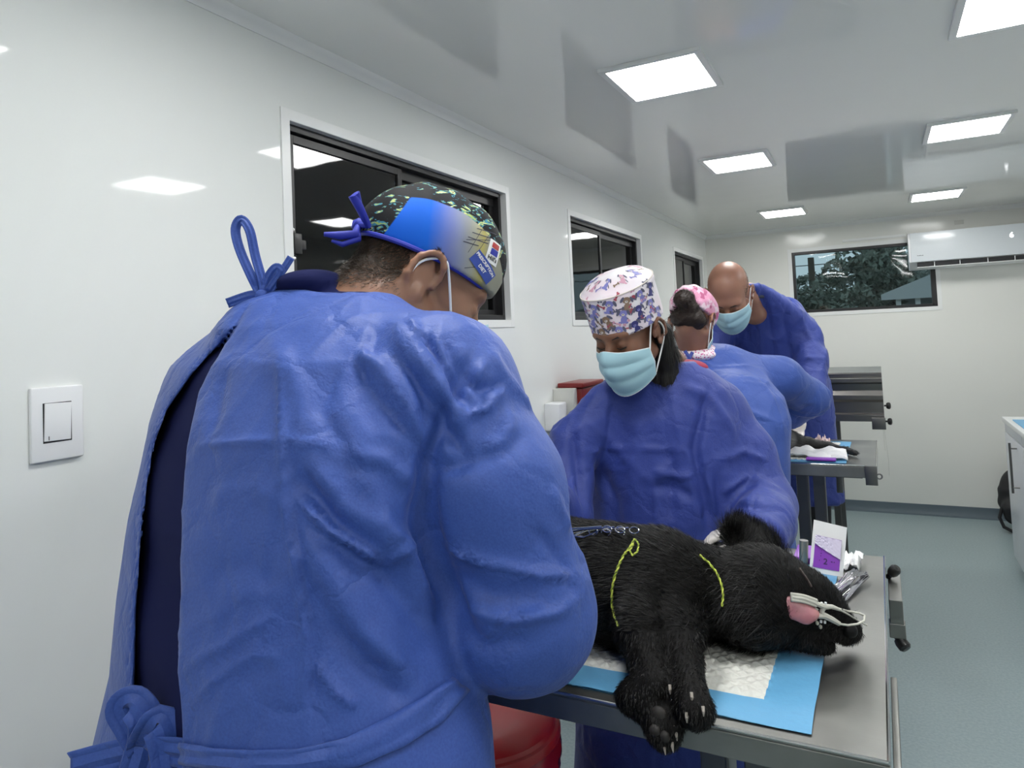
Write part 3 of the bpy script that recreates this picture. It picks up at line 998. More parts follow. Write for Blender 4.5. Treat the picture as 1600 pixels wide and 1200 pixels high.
# ------------------------------------------------------------------ people: shared builders
class Fr:
    "a head frame: centre between the ears, forward and up directions"

    def __init__(s, c, fwd, up=(0, 0, 1), k=1.0):
        s.c = np.array(c, float); f = np.array(fwd, float); f /= np.linalg.norm(f)
        r = np.cross(f, np.array(up, float)); r /= np.linalg.norm(r)
        u = np.cross(r, f); s.R = np.stack([r, f, u], 1); s.k = k

    def pt(s, x, y=None, z=None):
        p = np.array(x if y is None else (x, y, z), float)
        return s.c + s.k * (s.R @ p)

    def loc(s, P):
        return ((P - s.c) @ s.R) / s.k

    def sdf(s, f):
        return lambda P: f(s.loc(P)) * s.k

    def d(s, x, y, z):
        return s.R @ np.array([x, y, z], float)


def head_local(female=False, ears=True):
    jw = .052 if female else .057
    fs = [ell((0, -.012, .05), (.074, .094, .082)), ell((0, .040, -.015), (.059, .050, .085)),
          cone((-jw, .005, -.045), (-.018, .068, -.088), .020, .019), cone((jw, .005, -.045), (.018, .068, -.088), .020, .019),
          cone((-.012, .074, -.090), (.012, .074, -.090), .018, .018),
          ell((0, .076, .034), (.050, .016, .013)), ell((-.037, .062, -.014), (.022, .022, .022)), ell((.037, .062, -.014), (.022, .022, .022))]
    base = union(fs, .022)
    nose = union([cone((0, .086, .022), (0, .113, -.020), .007, .0115), ell((-.0115, .100, -.026), (.008, .010, .008)), ell((.0115, .100, -.026), (.008, .010, .008))], .006)
    socks = [ell((-.031, .094, .012), (.016, .011, .010)), ell((.031, .094, .012), (.016, .011, .010))]
    lids = [ell((-.031, .0785, .010), (.0145, .0115, .0115)), ell((.031, .0785, .010), (.0145, .0115, .0115))]
    lips = union([ell((0, .092, -.049), (.022, .008, .005)), ell((0, .091, -.058), (.019, .008, .006))], .003)

    def ear(sx):
        rim = [(sx * (.076 + .012 * (1 if 1 < i < 9 else .2)), -.008 + .019 * math.cos(a) - (.004 if i > 5 else 0), .004 + .031 * math.sin(a)) for i, a in enumerate(np.linspace(-.3, 4.6, 11))]
        g = [cone(rim[i], rim[i + 1], .0045, .0045) for i in range(10)]
        g.append(ell((sx * .081, -.004, -.024), (.005, .008, .010)))
        g.append(ell((sx * .077, -.010, .004), (.004, .016, .026)))
        return union(g, .004)
    er = [ear(-1), ear(1)]

    def f(P):
        d = smin(base(P), nose(P), .010)
        for q in socks: d = -smin(-d, q(P) + .000, .008)
        for q in lids: d = smin(d, q(P), .004)
        d = smin(d, lips(P), .005)
        if ears:
            for q in er: d = smin(d, q(P), .005)
        return d
    return f


def hand_sdf(wr, fwd, pn, side=1, k=1.0, curl=.5):
    "wrist point, finger direction, palm normal; side +1 puts the thumb on the right of (fwd x palm normal)"
    fr = Fr(wr, fwd, pn, k)   # local x = fwd x pn
    g = [ell((0, .045, 0), (.040, .048, .016)), cone((0, -.03, 0), (0, .02, 0), .027, .027)]
    L = [.072, .082, .076, .060]; X = [-.030, -.010, .010, .029]
    if side > 0: X = X[::-1]
    for x, l in zip(X, L):
        a = curl; y = .082; z = 0.
        p = (x, y, z); r = .0095
        for s_ in (.45, .30, .25):
            q = (p[0] * 1.05, p[1] + l * s_ * math.cos(a), p[2] - l * s_ * math.sin(a))
            g.append(cone(p, q, r, r * .9)); p = q; r *= .92; a += curl * .9
    tx = side * .034
    g.append(cone((tx * .7, .02, -.004), (tx * 1.5, .052, -.016), .014, .011)); g.append(cone((tx * 1.5, .052, -.016), (tx * 1.45, .082, -.028), .0105, .0085))
    return fr.sdf(union(g, .006))


def poly_sd(Q, poly):
    "signed distance to a 2-D polygon (negative inside)"
    poly = np.array(poly, float); n = len(poly); d = np.full(len(Q), 1e9); ins = np.zeros(len(Q), bool)
    for i in range(n):
        a = poly[i]; b = poly[(i + 1) % n]; ab = b - a
        t = np.clip(((Q - a) @ ab) / (ab @ ab), 0, 1); e = Q - a - t[:, None] * ab
        d = np.minimum(d, (e ** 2).sum(1))
        c = (a[1] > Q[:, 1]) != (b[1] > Q[:, 1])
        with np.errstate(divide='ignore', invalid='ignore'):
            xx = a[0] + (Q[:, 1] - a[1]) * (b[0] - a[0]) / (b[1] - a[1])
        ins ^= c & (Q[:, 0] < xx)
    d = np.sqrt(d)
    return np.where(ins, -d, d)


def px(P):
    c = (P - CAM) @ MR.T
    return np.stack([800 + 1095.4 * c[:, 0] / c[:, 2], 477 - 1095.4 * c[:, 1] / c[:, 2]], 1), c[:, 2]


def strands(name, v, q, mask, n, L, wd, m, parent, comb=None, lift=.5, seed=0, jit=.35):
    "short hairs on a surface"
    rg = np.random.default_rng(seed)
    nr = vnormals(v, q)
    fc = v[q].mean(1)
    A = np.linalg.norm(np.cross(v[q[:, 2]] - v[q[:, 0]], v[q[:, 3]] - v[q[:, 1]]), axis=1)
    pm = mask(fc) * A
    I = rg.choice(len(q), n, p=pm / pm.sum())
    w4 = rg.dirichlet([1, 1, 1, 1], n)
    p = (v[q[I]] * w4[:, :, None]).sum(1); nn = nr[q[I, 0]]
    cdir = comb(p) if comb is not None else np.tile([0, 0, -1.], (n, 1))
    cdir = cdir - (cdir * nn).sum(1)[:, None] * nn
    cdir /= np.linalg.norm(cdir, axis=1)[:, None] + 1e-9
    dr = cdir * (1 - lift) + nn * lift + rg.normal(0, jit, (n, 3)) * .5
    dr /= np.linalg.norm(dr, axis=1)[:, None]
    ln = (L(p) if callable(L) else L) * rg.uniform(.6, 1.15, n)
    sd = np.cross(dr, nn + rg.normal(0, .4, (n, 3))); sd /= np.linalg.norm(sd, axis=1)[:, None] + 1e-9
    mid = p + dr * (ln * .5)[:, None]
    tip = p + dr * (ln * .85)[:, None] + cdir * (ln * .25)[:, None]
    p = p - nn * .001
    V = np.stack([p - sd * wd, p + sd * wd, mid + sd * wd * .7, mid - sd * wd * .7, tip], 1).reshape(-1, 3)
    k = np.arange(n) * 5
    k = k.tolist(); F = [(a, a + 1, a + 2, a + 3) for a in k] + [(a + 3, a + 2, a + 4) for a in k]
    return mesh_obj(name, V, F, m, parent)


def ribbon(b, pts, width, hint, n=None, twist=None):
    "a flat tape along pts; hint = direction the tape faces"
    pts = [np.array(p, float) for p in pts]
    # smooth with Catmull-Rom
    Q = []
    for i in range(len(pts) - 1):
        p0 = pts[max(i - 1, 0)]; p1 = pts[i]; p2 = pts[i + 1]; p3 = pts[min(i + 2, len(pts) - 1)]
        for k in range(6):
            t = k / 6
            Q.append(.5 * (2 * p1 + (p2 - p0) * t + (2 * p0 - 5 * p1 + 4 * p2 - p3) * t * t + (3 * p1 - p0 - 3 * p2 + p3) * t ** 3))
    Q.append(pts[-1]); Q = np.array(Q)
    P = np.zeros((len(Q), 5, 3))
    for i in range(len(Q)):
        t = Q[min(i + 1, len(Q) - 1)] - Q[max(i - 1, 0)]; t /= np.linalg.norm(t) + 1e-9
        hh = np.array(hint(i / (len(Q) - 1)) if callable(hint) else hint, float)
        s = np.cross(t, hh); s /= np.linalg.norm(s) + 1e-9; nn = np.cross(s, t)
        for j in range(5):
            u = (j - 2) / 4
            P[i, j] = Q[i] + s * u * width + nn * .05 * width * math.cos(j * math.pi)
    b.grid(P); return b


def crumple_cloth(v, q, amp, sc=7.0, seed=0, keep=None):
    "irregular stiff folds all over a gown"
    nr = vnormals(v, q)
    wv = nz(v, 2.3, seed + 9)
    Pw = v + .05 * np.stack([wv, np.roll(wv, 0) * .6, -wv * .5], 1)
    n_ = nz(v, 3.5, seed + 1)
    a = vor(Pw * np.array([1, 1, .55]), sc, seed)
    b = vor(Pw * np.array([1, 1, .8]), sc * 2.1, seed + 3)
    c_ = vor(Pw * np.array([1, 1, .7]) + .3, sc * .55, seed + 6)
    gate = np.clip(nz(v, 4.0, seed + 5) * 4 + .4, 0, 1)
    h = amp * .9 * np.exp(-a / .07) * gate + amp * .45 * np.exp(-b / .09) * gate + amp * .35 * (np.clip(c_, 0, .5) * 2 - .5) + amp * 1.0 * n_
    if keep is not None: h = h * keep(v)
    return v + nr * h[:, None]


def gown_mat(name, col, dark):
    m = mat(name, col, .55, Sheen_Weight=.10, Specular_IOR_Level=.4, Sheen_Roughness=.4)
    n = nd(m, 'ShaderNodeTexNoise', i_Scale=380, i_Detail=2); c = coords(m); lk(m, c, n.inputs['Vector'])
    n_ = nd(m, 'ShaderNodeTexNoise', i_Scale=6, i_Detail=6, i_Roughness=.6); lk(m, c, n_.inputs['Vector'])
    wn = mixc(m, .12, c, n_.outputs['Color'])
    v = nd(m, 'ShaderNodeTexVoronoi', feature='DISTANCE_TO_EDGE', i_Scale=11); lk(m, wn, v.inputs['Vector'])
    r = ramp(m, v.outputs['Distance'], [(0, (0, 0, 0)), (.10, (1, 1, 1))])
    v2 = nd(m, 'ShaderNodeTexVoronoi', feature='F1', i_Scale=17); lk(m, wn, v2.inputs['Vector'])
    b1 = bump(m, n.outputs[0], .18, .0012)
    b2 = bump(m, r.outputs[0], .30, .004, b1)
    b3 = bump(m, v2.outputs['Distance'], .22, .014, b2)
    r2 = ramp(m, n.outputs[0], [(.3, dark), (.7, col)])
    lk(m, r2.outputs[0], bsdf(m).inputs['Base Color'])
    return m


M['gown'] = gown_mat('gown_blue', (.042, .095, .370), (.033, .075, .31))
M['gown2'] = gown_mat('gown_blue_deep', (.036, .062, .30), (.029, .050, .25))
M['scrub_navy'] = mat('scrub_navy', (.005, .008, .055), .9, Specular_IOR_Level=.2)
M['scrub_red'] = mat('scrub_crimson', (.30, .01, .05), .7)
M['mask'] = mat('mask_blue', (.36, .58, .66), .65, Subsurface_Weight=.0)
M['maskw'] = mat('mask_white', (.8, .82, .82), .6)
M['glove'] = mat('latex_glove', (.75, .70, .66), .35)
M['trousers'] = mat('black_trousers', (.012, .012, .014), .7)
M['shoe'] = mat('shoe_black', (.02, .02, .02), .4)
M['hairdark'] = mat('hair_dark', (.005, .0035, .003), .5)
M['hairbrown'] = mat('hair_brown', (.018, .009, .006), .5)


def skin_mat(name, col, col2, sc=9):
    m = mat(name, col, .45, Subsurface_Weight=.08, Subsurface_Scale=.01)
    noisy(m, col, col2, sc, 4)
    n = nd(m, 'ShaderNodeTexNoise', i_Scale=160, i_Detail=2); lk(m, coords(m), n.inputs['Vector'])
    bump(m, n.outputs[0], .12, .0015)
    return m


M['skin1'] = skin_mat('skin_tan', (.30, .155, .095), (.25, .12, .07))
M['skin2'] = skin_mat('skin_brown', (.19, .088, .052), (.16, .068, .04))
M['skin3'] = skin_mat('skin_fair', (.33, .165, .11), (.27, .125, .08))


def mask_obj(fr, parent, w_=.068, top=.012, bot=-.112, depth=.119, pleat=True, span=1.25):
    nu, nv = 41, 33; P = np.zeros((nu, nv, 3))
    for i in range(nu):
        u = -1 + 2 * i / (nu - 1); th = u * span
        for j in range(nv):
            v_ = j / (nv - 1)      # 0 top, 1 bottom
            sq = 1 - .34 * abs(u) ** 2.2
            zc = (top + bot) / 2
            z = zc + (top - zc) * sq * (1 - 2 * v_) * (1.0)
            z += (.014 * math.exp(-(u / .22) ** 2)) * (1 - v_)
            z -= .012 * math.exp(-(u / .5) ** 2) * v_
            b_ = .012 * math.sin(math.pi * min(1, v_ * 1.05)) * math.cos(u * 1.3)
            nose = .024 * math.exp(-(u / .26) ** 2) * math.exp(-((v_ - .25) / .42) ** 2)
            y = (depth - .012 - .010 * v_) * math.cos(th) ** .85 + b_ + nose - .004
            x = (w_ + .010 - .008 * abs(v_ - .5) * 2 * abs(u) - .006 * v_) * math.sin(th)
            pl = .006 * (abs(math.sin(v_ * math.pi * 3 + .5)) - .5) * (1 - abs(u) ** 3) if pleat else 0
            P[i, j] = (x * (1 + pl * 4), y + pl, z)
    Pw = P.reshape(-1, 3) @ fr.R.T * fr.k + fr.c
    Pw = Pw.reshape(nu, nv, 3)
    mk = MB().grid(Pw).build('face_mask', M['mask'], parent, solid=.0018)
    # stitched edge tapes and ear loops
    b = MB()
    for j in (0, nv - 1):
        b.tube([Pw[i, j] for i in range(0, nu, 2)], .0012, 6)
    for i in (0, nu - 1):
        b.tube([Pw[i, j] for j in range(0, nv, 4)], .0014, 6)
    b.build('edge_tape', M['maskw'], mk)
    for sx, i in ((-1, 0), (1, nu - 1)):
        a = Pw[i, 2]; c = Pw[i, nv - 3]
        pts = [a, fr.pt(sx * .080, .018, .022), fr.pt(sx * .0825, .002, .034), fr.pt(sx * .086, -.020, .018), fr.pt(sx * .086, -.026, -.006), fr.pt(sx * .080, -.014, -.034), c]
        Q = []
        for k in range(len(pts) - 1):
            p0 = pts[max(k - 1, 0)]; p1 = pts[k]; p2 = pts[k + 1]; p3 = pts[min(k + 2, len(pts) - 1)]
            for t in np.linspace(0, 1, 5)[:-1]:
                Q.append(.5 * (2 * p1 + (p2 - p0) * t + (2 * p0 - 5 * p1 + 4 * p2 - p3) * t * t + (3 * p1 - p0 - 3 * p2 + p3) * t ** 3))
        Q.append(pts[-1])
        MB().tube(Q, .0019, 8).build('ear_loop', M['maskw'], mk)
    return mk


def legs(root, hips, feet, m=None, col='trousers'):
    fs = []
    for s, ft in zip((-1, 1), feet):
        hp = np.array(hips, float) + np.array([s * .09, 0, 0])
        kn = (hp + np.array(ft)) / 2 + np.array([0, .02, .0])
        fs.append(chain([(hp, .10), (kn, .070), ((ft[0], ft[1], .10), .060)]))
    f = union(fs, .02)
    lo = np.min([hips, *feet], 0) - .25; lo[2] = .05; hi = np.max([hips, *feet], 0) + .25; hi[2] = hips[2] + .12
    v, q = surf(f, lo, hi, .016)
    o = mesh_obj('trousers', v, q, M[col], root)
    return o


def shoes(root, feet, fwd):
    fwd = np.array([*fwd, 0.]); fwd /= np.linalg.norm(fwd)
    for ft in feet:
        c = np.array([ft[0], ft[1], 0.])
        g = union([cone(c - fwd * .06 + [0, 0, .045], c + fwd * .14 + [0, 0, .035], .045, .035), cone(c - fwd * .04 + [0, 0, .06], c - fwd * .04 + [0, 0, .10], .04, .045)], .02)
        f = lambda P, g=g: np.maximum(g(P), .003 - P[:, 2])
        v, q = surf(f, c - .22 + [0, 0, .20], c + .26, .014)
        mesh_obj('shoe', v, q, M['shoe'], root)


# ------------------------------------------------------------------ surgeon in the foreground
def build_man():
    O = (.66, .70, 0)
    root = thing('person', 'surgeon in blue gown and bright blue patterned cap seen from behind, nearest the camera', 'person', O)
    fr = Fr((.700, .866, 1.580), (.60, .64, -.66), k=1.04)
    # ---- cloth
    secs = [(.28, .60, .63, .36, .215, -14), (.80, .605, .635, .325, .190, -14), (.98, .622, .642, .322, .175, -14), (1.08, .622, .660, .304, .168, -14), (1.18, .610, .672, .280, .166, -14),
            (1.28, .610, .685, .272, .164, -14), (1.40, .612, .706, .270, .154, -14), (1.475, .605, .726, .240, .132, -14), (1.525, .612, .742, .180, .105, -14, 2.1), (1.552, .640, .755, .110, .075, -14, 2.1), (1.562, .65, .76, .08, .06, -14, 2.1)]
    tor = loft(secs)
    sh = at(690, 612, .86); el = at(812, 955, .80); wrst = np.array([.79, .955, 1.215])
    armR = chain([(np.array([.75, .76, 1.44]), .085), (sh, .090), (at(762, 760, .815), .082), (el, .080), (el * .5 + wrst * .5, .060), (wrst, .042)], .03)
    shL = np.array([.47, .74, 1.42]); elL = np.array([.44, .87, 1.20]); wrL = np.array([.58, 1.02, 1.245])
    armL = chain([(shL + [.08, .02, 0], .085), (shL, .085), (elL, .072), (wrL, .042)], .03)
    body0 = union([tor, armL], .05)
    hump = ell(at(432, 510, .97), (.070, .065, .045))
    outer = lambda P: smin(smin(body0(P), hump(P), .05), armR(P), .010 + .035 * np.clip((P[:, 2] - 1.36) / .08, 0, 1))
    cutpoly = [(392, 478), (352, 540), (312, 612), (292, 700), (285, 800), (284, 1000), (287, 1150), (283, 1400), (215, 1400), (214, 1120), (208, 1100), (213, 950), (225, 800), (240, 700), (262, 640), (300, 585), (340, 540)]

    def gown(P):
        d = outer(P)
        near = np.where(np.abs(d) < .12)[0]
        if len(near):
            Q, dep = px(P[near])
            pd = poly_sd(Q, cutpoly) * dep / 1095.4
            cut = np.maximum(np.maximum(pd, dep - 1.25), -(d[near] + .032))
            cut = np.maximum(cut, .40 - P[near, 2])
            d[near] = np.maximum(d[near], -cut)
        # hem open below
        return d
    v, q = surf(gown, (.12, .34, .27), (1.12, 1.22, 1.68), .0052)
    v = relax(v, q, 1, .4)
    v = crumple_cloth(v, q, .0030, 6.5, 2)
    S = [([(628, 515), (660, 570), (700, 620), (735, 690)], .008, .011), ([(610, 540), (650, 600), (700, 670), (728, 720)], .007, -.008), ([(655, 520), (690, 570), (735, 640)], .007, -.009),
         ([(640, 500), (665, 545), (690, 590)], .0055, .008, 'sharp'), ([(560, 545), (600, 580), (640, 640), (660, 690)], .008, .007), ([(545, 560), (590, 620), (640, 690)], .007, -.006),
         ([(688, 520), (705, 560), (745, 610), (790, 600)], .006, -.008), ([(760, 540), (790, 590), (830, 640)], .010, .006), ([(750, 700), (790, 690), (800, 640)], .008, .006),
         ([(575, 800), (640, 850), (600, 880)], .007, .008, 'sharp'), ([(465, 775), (520, 830), (600, 880)], .0055, .010, 'sharp'), ([(655, 760), (668, 850), (700, 930)], .010, -.010),
         ([(748, 540), (700, 640), (668, 720), (662, 800), (690, 900), (725, 960), (745, 1010)], .010, -.012),
         ([(760, 560), (690, 690), (660, 730)], .006, .006, 'sharp'),
         ([(590, 500), (560, 600), (600, 680)], .012, -.007), ([(620, 500), (640, 600), (650, 680)], .009, .008),
         ([(575, 510), (560, 590)], .006, .006, 'sharp'), ([(530, 560), (500, 640), (560, 740)], .010, -.006),
         ([(300, 700), (380, 690), (460, 690), (560, 700)], .004, .003, 'sharp'),
         ([(440, 560), (442, 700), (448, 800), (465, 900), (480, 1000), (478, 1140)], .0045, .0045, 'sharp'),
         ([(458, 800), (475, 900), (488, 1010), (486, 1130)], .005, -.004),
         ([(470, 700), (540, 790), (640, 860), (700, 960)], .012, .010), ([(470, 730), (520, 830), (600, 900), (690, 1010)], .014, -.012),
         ([(480, 790), (530, 860), (600, 880)], .005, .006, 'sharp'), ([(480, 830), (560, 980), (650, 1070)], .014, .012),
         ([(520, 960), (600, 1060), (640, 1100)], .012, -.010), ([(490, 1035), (530, 1085), (560, 1105)], .004, .005, 'sharp'),
         ([(295, 1035), (340, 1015), (380, 990), (430, 960)], .004, .004, 'sharp'), ([(300, 1100), (340, 1060), (400, 1020), (440, 1030)], .004, .003, 'sharp'),
         ([(660, 690), (700, 660), (760, 640), (790, 600)], .005, .006, 'sharp'), ([(665, 740), (740, 720), (820, 680)], .010, -.006),
         ([(690, 850), (760, 880), (850, 900), (905, 900)], .005, .006, 'sharp'), ([(720, 950), (800, 970), (870, 955), (908, 930)], .006, .006, 'sharp'),
         ([(700, 890), (770, 930), (860, 930)], .012, -.006), ([(830, 820), (880, 880), (900, 940)], .007, -.005), ([(860, 760), (890, 830)], .008, .005),
         ([(715, 985), (760, 1010), (830, 1000)], .010, -.006), ([(640, 560), (655, 620), (660, 680)], .006, -.006),
         ([(680, 520), (700, 560), (690, 620)], .010, .006), ([(420, 520), (470, 620), (480, 700)], .014, .005), ([(350, 580), (330, 680)], .012, -.004),
         ([(560, 730), (600, 800), (610, 880)], .012, .007), ([(640, 780), (670, 900), (720, 1000)], .016, -.012),
         ([(330, 780), (400, 760), (450, 790)], .012, .004), ([(320, 900), (390, 880), (440, 920)], .014, -.004),
         ([(210, 980), (225, 800), (245, 680)], .006, .004), ([(520, 700), (600, 720), (650, 760)], .010, .008)]
    pix_strokes(v, q, S)
    g = mesh_obj('gown', v, q, M['gown'], root)
    bv = BVHTree.FromPolygons([tuple(p) for p in v], [tuple(map(int, k)) for k in q])
    # navy scrub top inside the open back
    torin = lambda P: body0(P) + .013
    collar = union([ell((.66, .755, 1.548), (.078, .065, .022)), ell(at(483, 445, .985), (.055, .050, .020))], .02)
    sc = union([torin, collar], .02)
    v2, q2 = surf(lambda P: sc(P) + .003 * np.sin(P[:, 2] * 38 + P[:, 0] * 9), (.18, .38, .62), (1.02, 1.2, 1.66), .009)
    st = mesh_obj('scrub_top', v2, q2, M['scrub_navy'], root)
    # ---- body: head and neck, upper chest
    hl = fr.sdf(head_local())
    neck = chain([(fr.pt(0, -.03, -.02), .064), (np.array([.665, .80, 1.535]), .070), (np.array([.655, .745, 1.46]), .085)], .03)
    bd = lambda P: smin(hl(P), neck(P), .03)
    v3, q3 = surf(bd, (.50, .60, 1.38), (.92, 1.08, 1.78), .0042)
    cap_pl = lambda P: (lambda L: L[:, 2] - (.052 - .10 * (L[:, 1] + .0) * .0 - .000 + (.030 * np.clip((-L[:, 1]) / .1, -1, 1)) * -1 * 0))(fr.loc(P))
    body = mesh_obj('body', v3, q3, M['skin1'], root)
    # cap: brim line runs from the forehead to the nape
    a0, a1 = np.array([.088, .044]), np.array([-.115, .010])   # (y, z) front and back of the brim

    def brim(L):
        return L[:, 2] - (a0[1] + (a1[1] - a0[1]) * (a0[0] - L[:, 1]) / (a0[0] - a1[0]))
    capn = union([ell((0, -.014, .052), (.083, .104, .094)), ell((0, -.088, .046), (.034, .032, .034)), ell((0, .02, .055), (.078, .082, .088))], .02)
    capf = fr.sdf(lambda L: np.maximum(capn(L) + .0012 * np.sin(L[:, 1] * 120 + L[:, 2] * 60), -brim(L)))
    v4, q4 = surf(capf, (.5, .66, 1.50), (.95, 1.12, 1.80), .0038)
    L4 = fr.loc(v4[q4].mean(1))
    cap = mesh_obj('surgical_cap', v4, q4, M['capside'], root)
    L4 = fr.loc(v4)
    pan = np.maximum(L4[:, 2] - (.108 - 3.2 * (L4[:, 1] - .005) ** 2 - .10 * np.clip(L4[:, 1] - .02, 0, 1)), -.082 - L4[:, 1])
    at_ = cap.data.attributes.new('panel', 'FLOAT', 'POINT'); at_.data.foreach_set('value', (pan * 40 + .5).astype(np.float32))
    bc_ = BVHTree.FromPolygons([tuple(p) for p in v4], [tuple(map(int, k)) for k in q4])
    # binding along the brim
    pts = []
    for k in range(73):
        a = 2 * math.pi * k / 72
        y = -.014 + .104 * math.cos(a); x = .083 * math.sin(a)
        z = a0[1] + (a1[1] - a0[1]) * (a0[0] - y) / (a0[0] - a1[0])
        sc_ = math.sqrt(max(.05, 1 - ((z - .052) / .094) ** 2))
        pts.append(fr.pt(x * sc_ * 1.01, -.014 + (y + .014) * sc_ * 1.01, z + .001))
    MB().tube(pts, .0038, 8).build('binding', M['royal'], cap)
    # back knot and tails
    kb = fr.pt(0.012, -.116, .018)
    b = MB()
    e = lambda x, y, d: at(x, y, d)
    b.tube([kb, e(575, 352, .985), e(562, 325, .97), e(552, 306, .965), e(556, 302, .965), e(563, 325, .975)], [.005, .005, .006, .007, .006, .004], 10)
    b.tube([kb, e(555, 366, .975), e(530, 368, .965), e(506, 366, .96)], [.004, .006, .006, .003], 10)
    b.tube([kb, e(560, 374, .975), e(535, 382, .965), e(518, 376, .96)], [.003, .004, .004, .002], 10)
    b.lathe([(0, -.010), (.009, -.006), (.011, 0), (.009, .006), (0, .010)], kb, fr.d(0, 1, 0), 12)
    b.build('tie', M['royal'], cap)
    # label on the right front of the cap
    def patch(name, cy, cz, w_, h_, m, off, txt=None, rot=0.0, par=None, sz=.01, fm=None):
        ca, sa = math.cos(rot), math.sin(rot)
        def place(pp, o_):
            src = []; dr = []
            for (uu, vv) in pp:
                yy = cy + (uu * ca - vv * sa); zz = cz + (uu * sa + vv * ca)
                src.append(fr.pt(.20, yy, zz)); dr.append(fr.d(-1, 0, 0))
            return conform(bc_, src, dr, o_)
        g_ = [(-w_ / 2 + w_ * i / 10, -h_ / 2 + h_ * j / 8) for i in range(11) for j in range(9)]
        if txt is None:
            P = np.array([tuple(p) for p in place(g_, off)]).reshape(11, 9, 3)
            return MB().grid(P).build(name, m, par or cap)
        vv, ff = text_mesh(txt, sz, .0002)
        return MB().add(place([(p[0], p[1]) for p in vv], off), ff).build(name, m, par or cap, smooth=False)
    lbl = patch('brand_patch', .054, .088, .022, .034, M['paper'], .0012, rot=.25)
    patch('emblem_red', .052, .0975, .013, .008, M['red'], .0018, rot=.25, par=lbl)
    patch('emblem_blue', .0545, .088, .013, .009, M['royal'], .0018, rot=.25, par=lbl)
    patch('lettering', .0565, .0785, 0, 0, M['blackplastic'], .0019, txt="Hill's", rot=.25, sz=.0085, par=lbl)
    lb2 = patch('brand_label', .052, .061, .044, .021, M['royal2'], .0014, rot=-.25)
    patch('lettering', .0525, .0655, 0, 0, M['paper'], .0020, txt='PRESCRIPTION', rot=-.25, sz=.0062, par=lb2)
    patch('lettering', .0515, .0572, 0, 0, M['paper'], .0020, txt='DIET', rot=-.25, sz=.0068, par=lb2)
    # painted gate-like dark lines on the printed cap
    b = MB()
    for (ya, za, yb, zb) in ((.015, .10, .045, .115), (.012, .09, .042, .103), (.010, .080, .040, .092), (.008, .070, .030, .080), (.022, .062, .022, .104), (.033, .066, .035, .110), (.010, .075, .052, .108), (.030, .042, .050, .060)):
        src = []; dr = []
        for k in range(8):
            for s_ in (-.0009, .0009):
                yy = ya + (yb - ya) * k / 7; zz = za + (zb - za) * k / 7
                src.append(fr.pt(.2, yy + s_ * .4, zz + s_)); dr.append(fr.d(-1, 0, 0))
        P = np.array([tuple(p) for p in conform(bc_, src, dr, .0008)]).reshape(8, 2, 3); b.grid(P)
    b.build('print', M['capline'], cap)
    # short hair under the cap
    def hm(P):
        L = fr.loc(P)
        edge = -.035 + .55 * np.clip(-L[:, 1] - .02, 0, 1) * -1.0
        m_ = (L[:, 2] < brim(L) * 0 + .06) & (L[:, 1] < .012) & (L[:, 2] > edge) & (np.abs(L[:, 0]) > -1)
        nearear = (np.hypot(L[:, 1] + .006, L[:, 2]) < .038) & (L[:, 1] > -.035)
        return (m_ & ~nearear).astype(float) * np.clip((L[:, 2] - edge) / .035, .12, 1) + 1e-9
    M['hairshort'] = mat('hair_short_brown', (.035, .022, .013), .5)
    strands('short_hair', v3, q3, hm, 32000, .0085, .00030, M['hairshort'], root, comb=lambda p: np.tile(fr.d(0, -.3, -1), (len(p), 1)), lift=.35, seed=4)
    mask_obj(fr, root, span=1.0, top=.0)
    # ---- tie at the nape of the gown
    b = MB(); tow = -ray(410, 450); tow /= np.linalg.norm(tow)
    kn = e(408, 462, .955)
    ribbon(b, [kn, e(392, 430, .95), e(374, 388, .948), e(368, 358, .95), e(377, 343, .952), e(390, 360, .953), e(399, 400, .955), e(412, 448, .955), kn], .0125, tow + np.array([.4, 0, .1]))
    ribbon(b, [kn, e(424, 445, .96), e(440, 425, .962), e(455, 402, .965)], .010, tow)
    ribbon(b, [kn, e(420, 432, .957), e(432, 418, .957), e(438, 428, .958), e(420, 455, .957)], .012, tow)
    ribbon(b, [kn, e(390, 462, .95), e(355, 474, .945)], .013, tow)
    b.lathe([(0, -.007), (.007, -.005), (.009, 0), (.007, .005), (0, .007)], kn, tow, 10)
    b.build('neck_tie', M['gown'], root, solid=.0012)
    # ---- waist belt laid round the gown, with bow at the back
    def onsurf(x, y, off=.003):
        hit = bv.ray_cast(Vector(CAM), Vector(ray(x, y)).normalized())
        return np.array(hit[0]) + np.array(hit[1]) * off if hit[0] is not None else None
    b = MB()
    for top, bot in (([(287, 1158), (340, 1166), (400, 1170), (470, 1168), (540, 1152), (610, 1118), (665, 1085), (712, 1052)], [(287, 1192), (340, 1198), (400, 1206), (470, 1206), (560, 1196), (630, 1165), (690, 1125), (738, 1068)]),):
        rows = []
        for i in range(len(top) - 1):
            for k in range(5):
                t = k / 5
                A = np.array(top[i]) * (1 - t) + np.array(top[i + 1]) * t; B_ = np.array(bot[i]) * (1 - t) + np.array(bot[i + 1]) * t
                row = []
                for s_ in np.linspace(0, 1, 6):
                    p = onsurf(*(A * (1 - s_) + B_ * s_), off=.004 + .0015 * math.sin(s_ * 9 + i))
                    row.append(p)
                if all(p is not None for p in row): rows.append(row)
        b.grid(np.array(rows))
    dk = float((onsurf(255, 1165) - CAM) @ MR[2]) - .035
    e_ = e; e = lambda x, y, d: e_(x, y, dk + (d - .90) * .6)
    k0 = e(225, 1165, .90)
    ribbon(b, [e(290, 1176, .86), e(262, 1172, .87), k0], .032, tow)
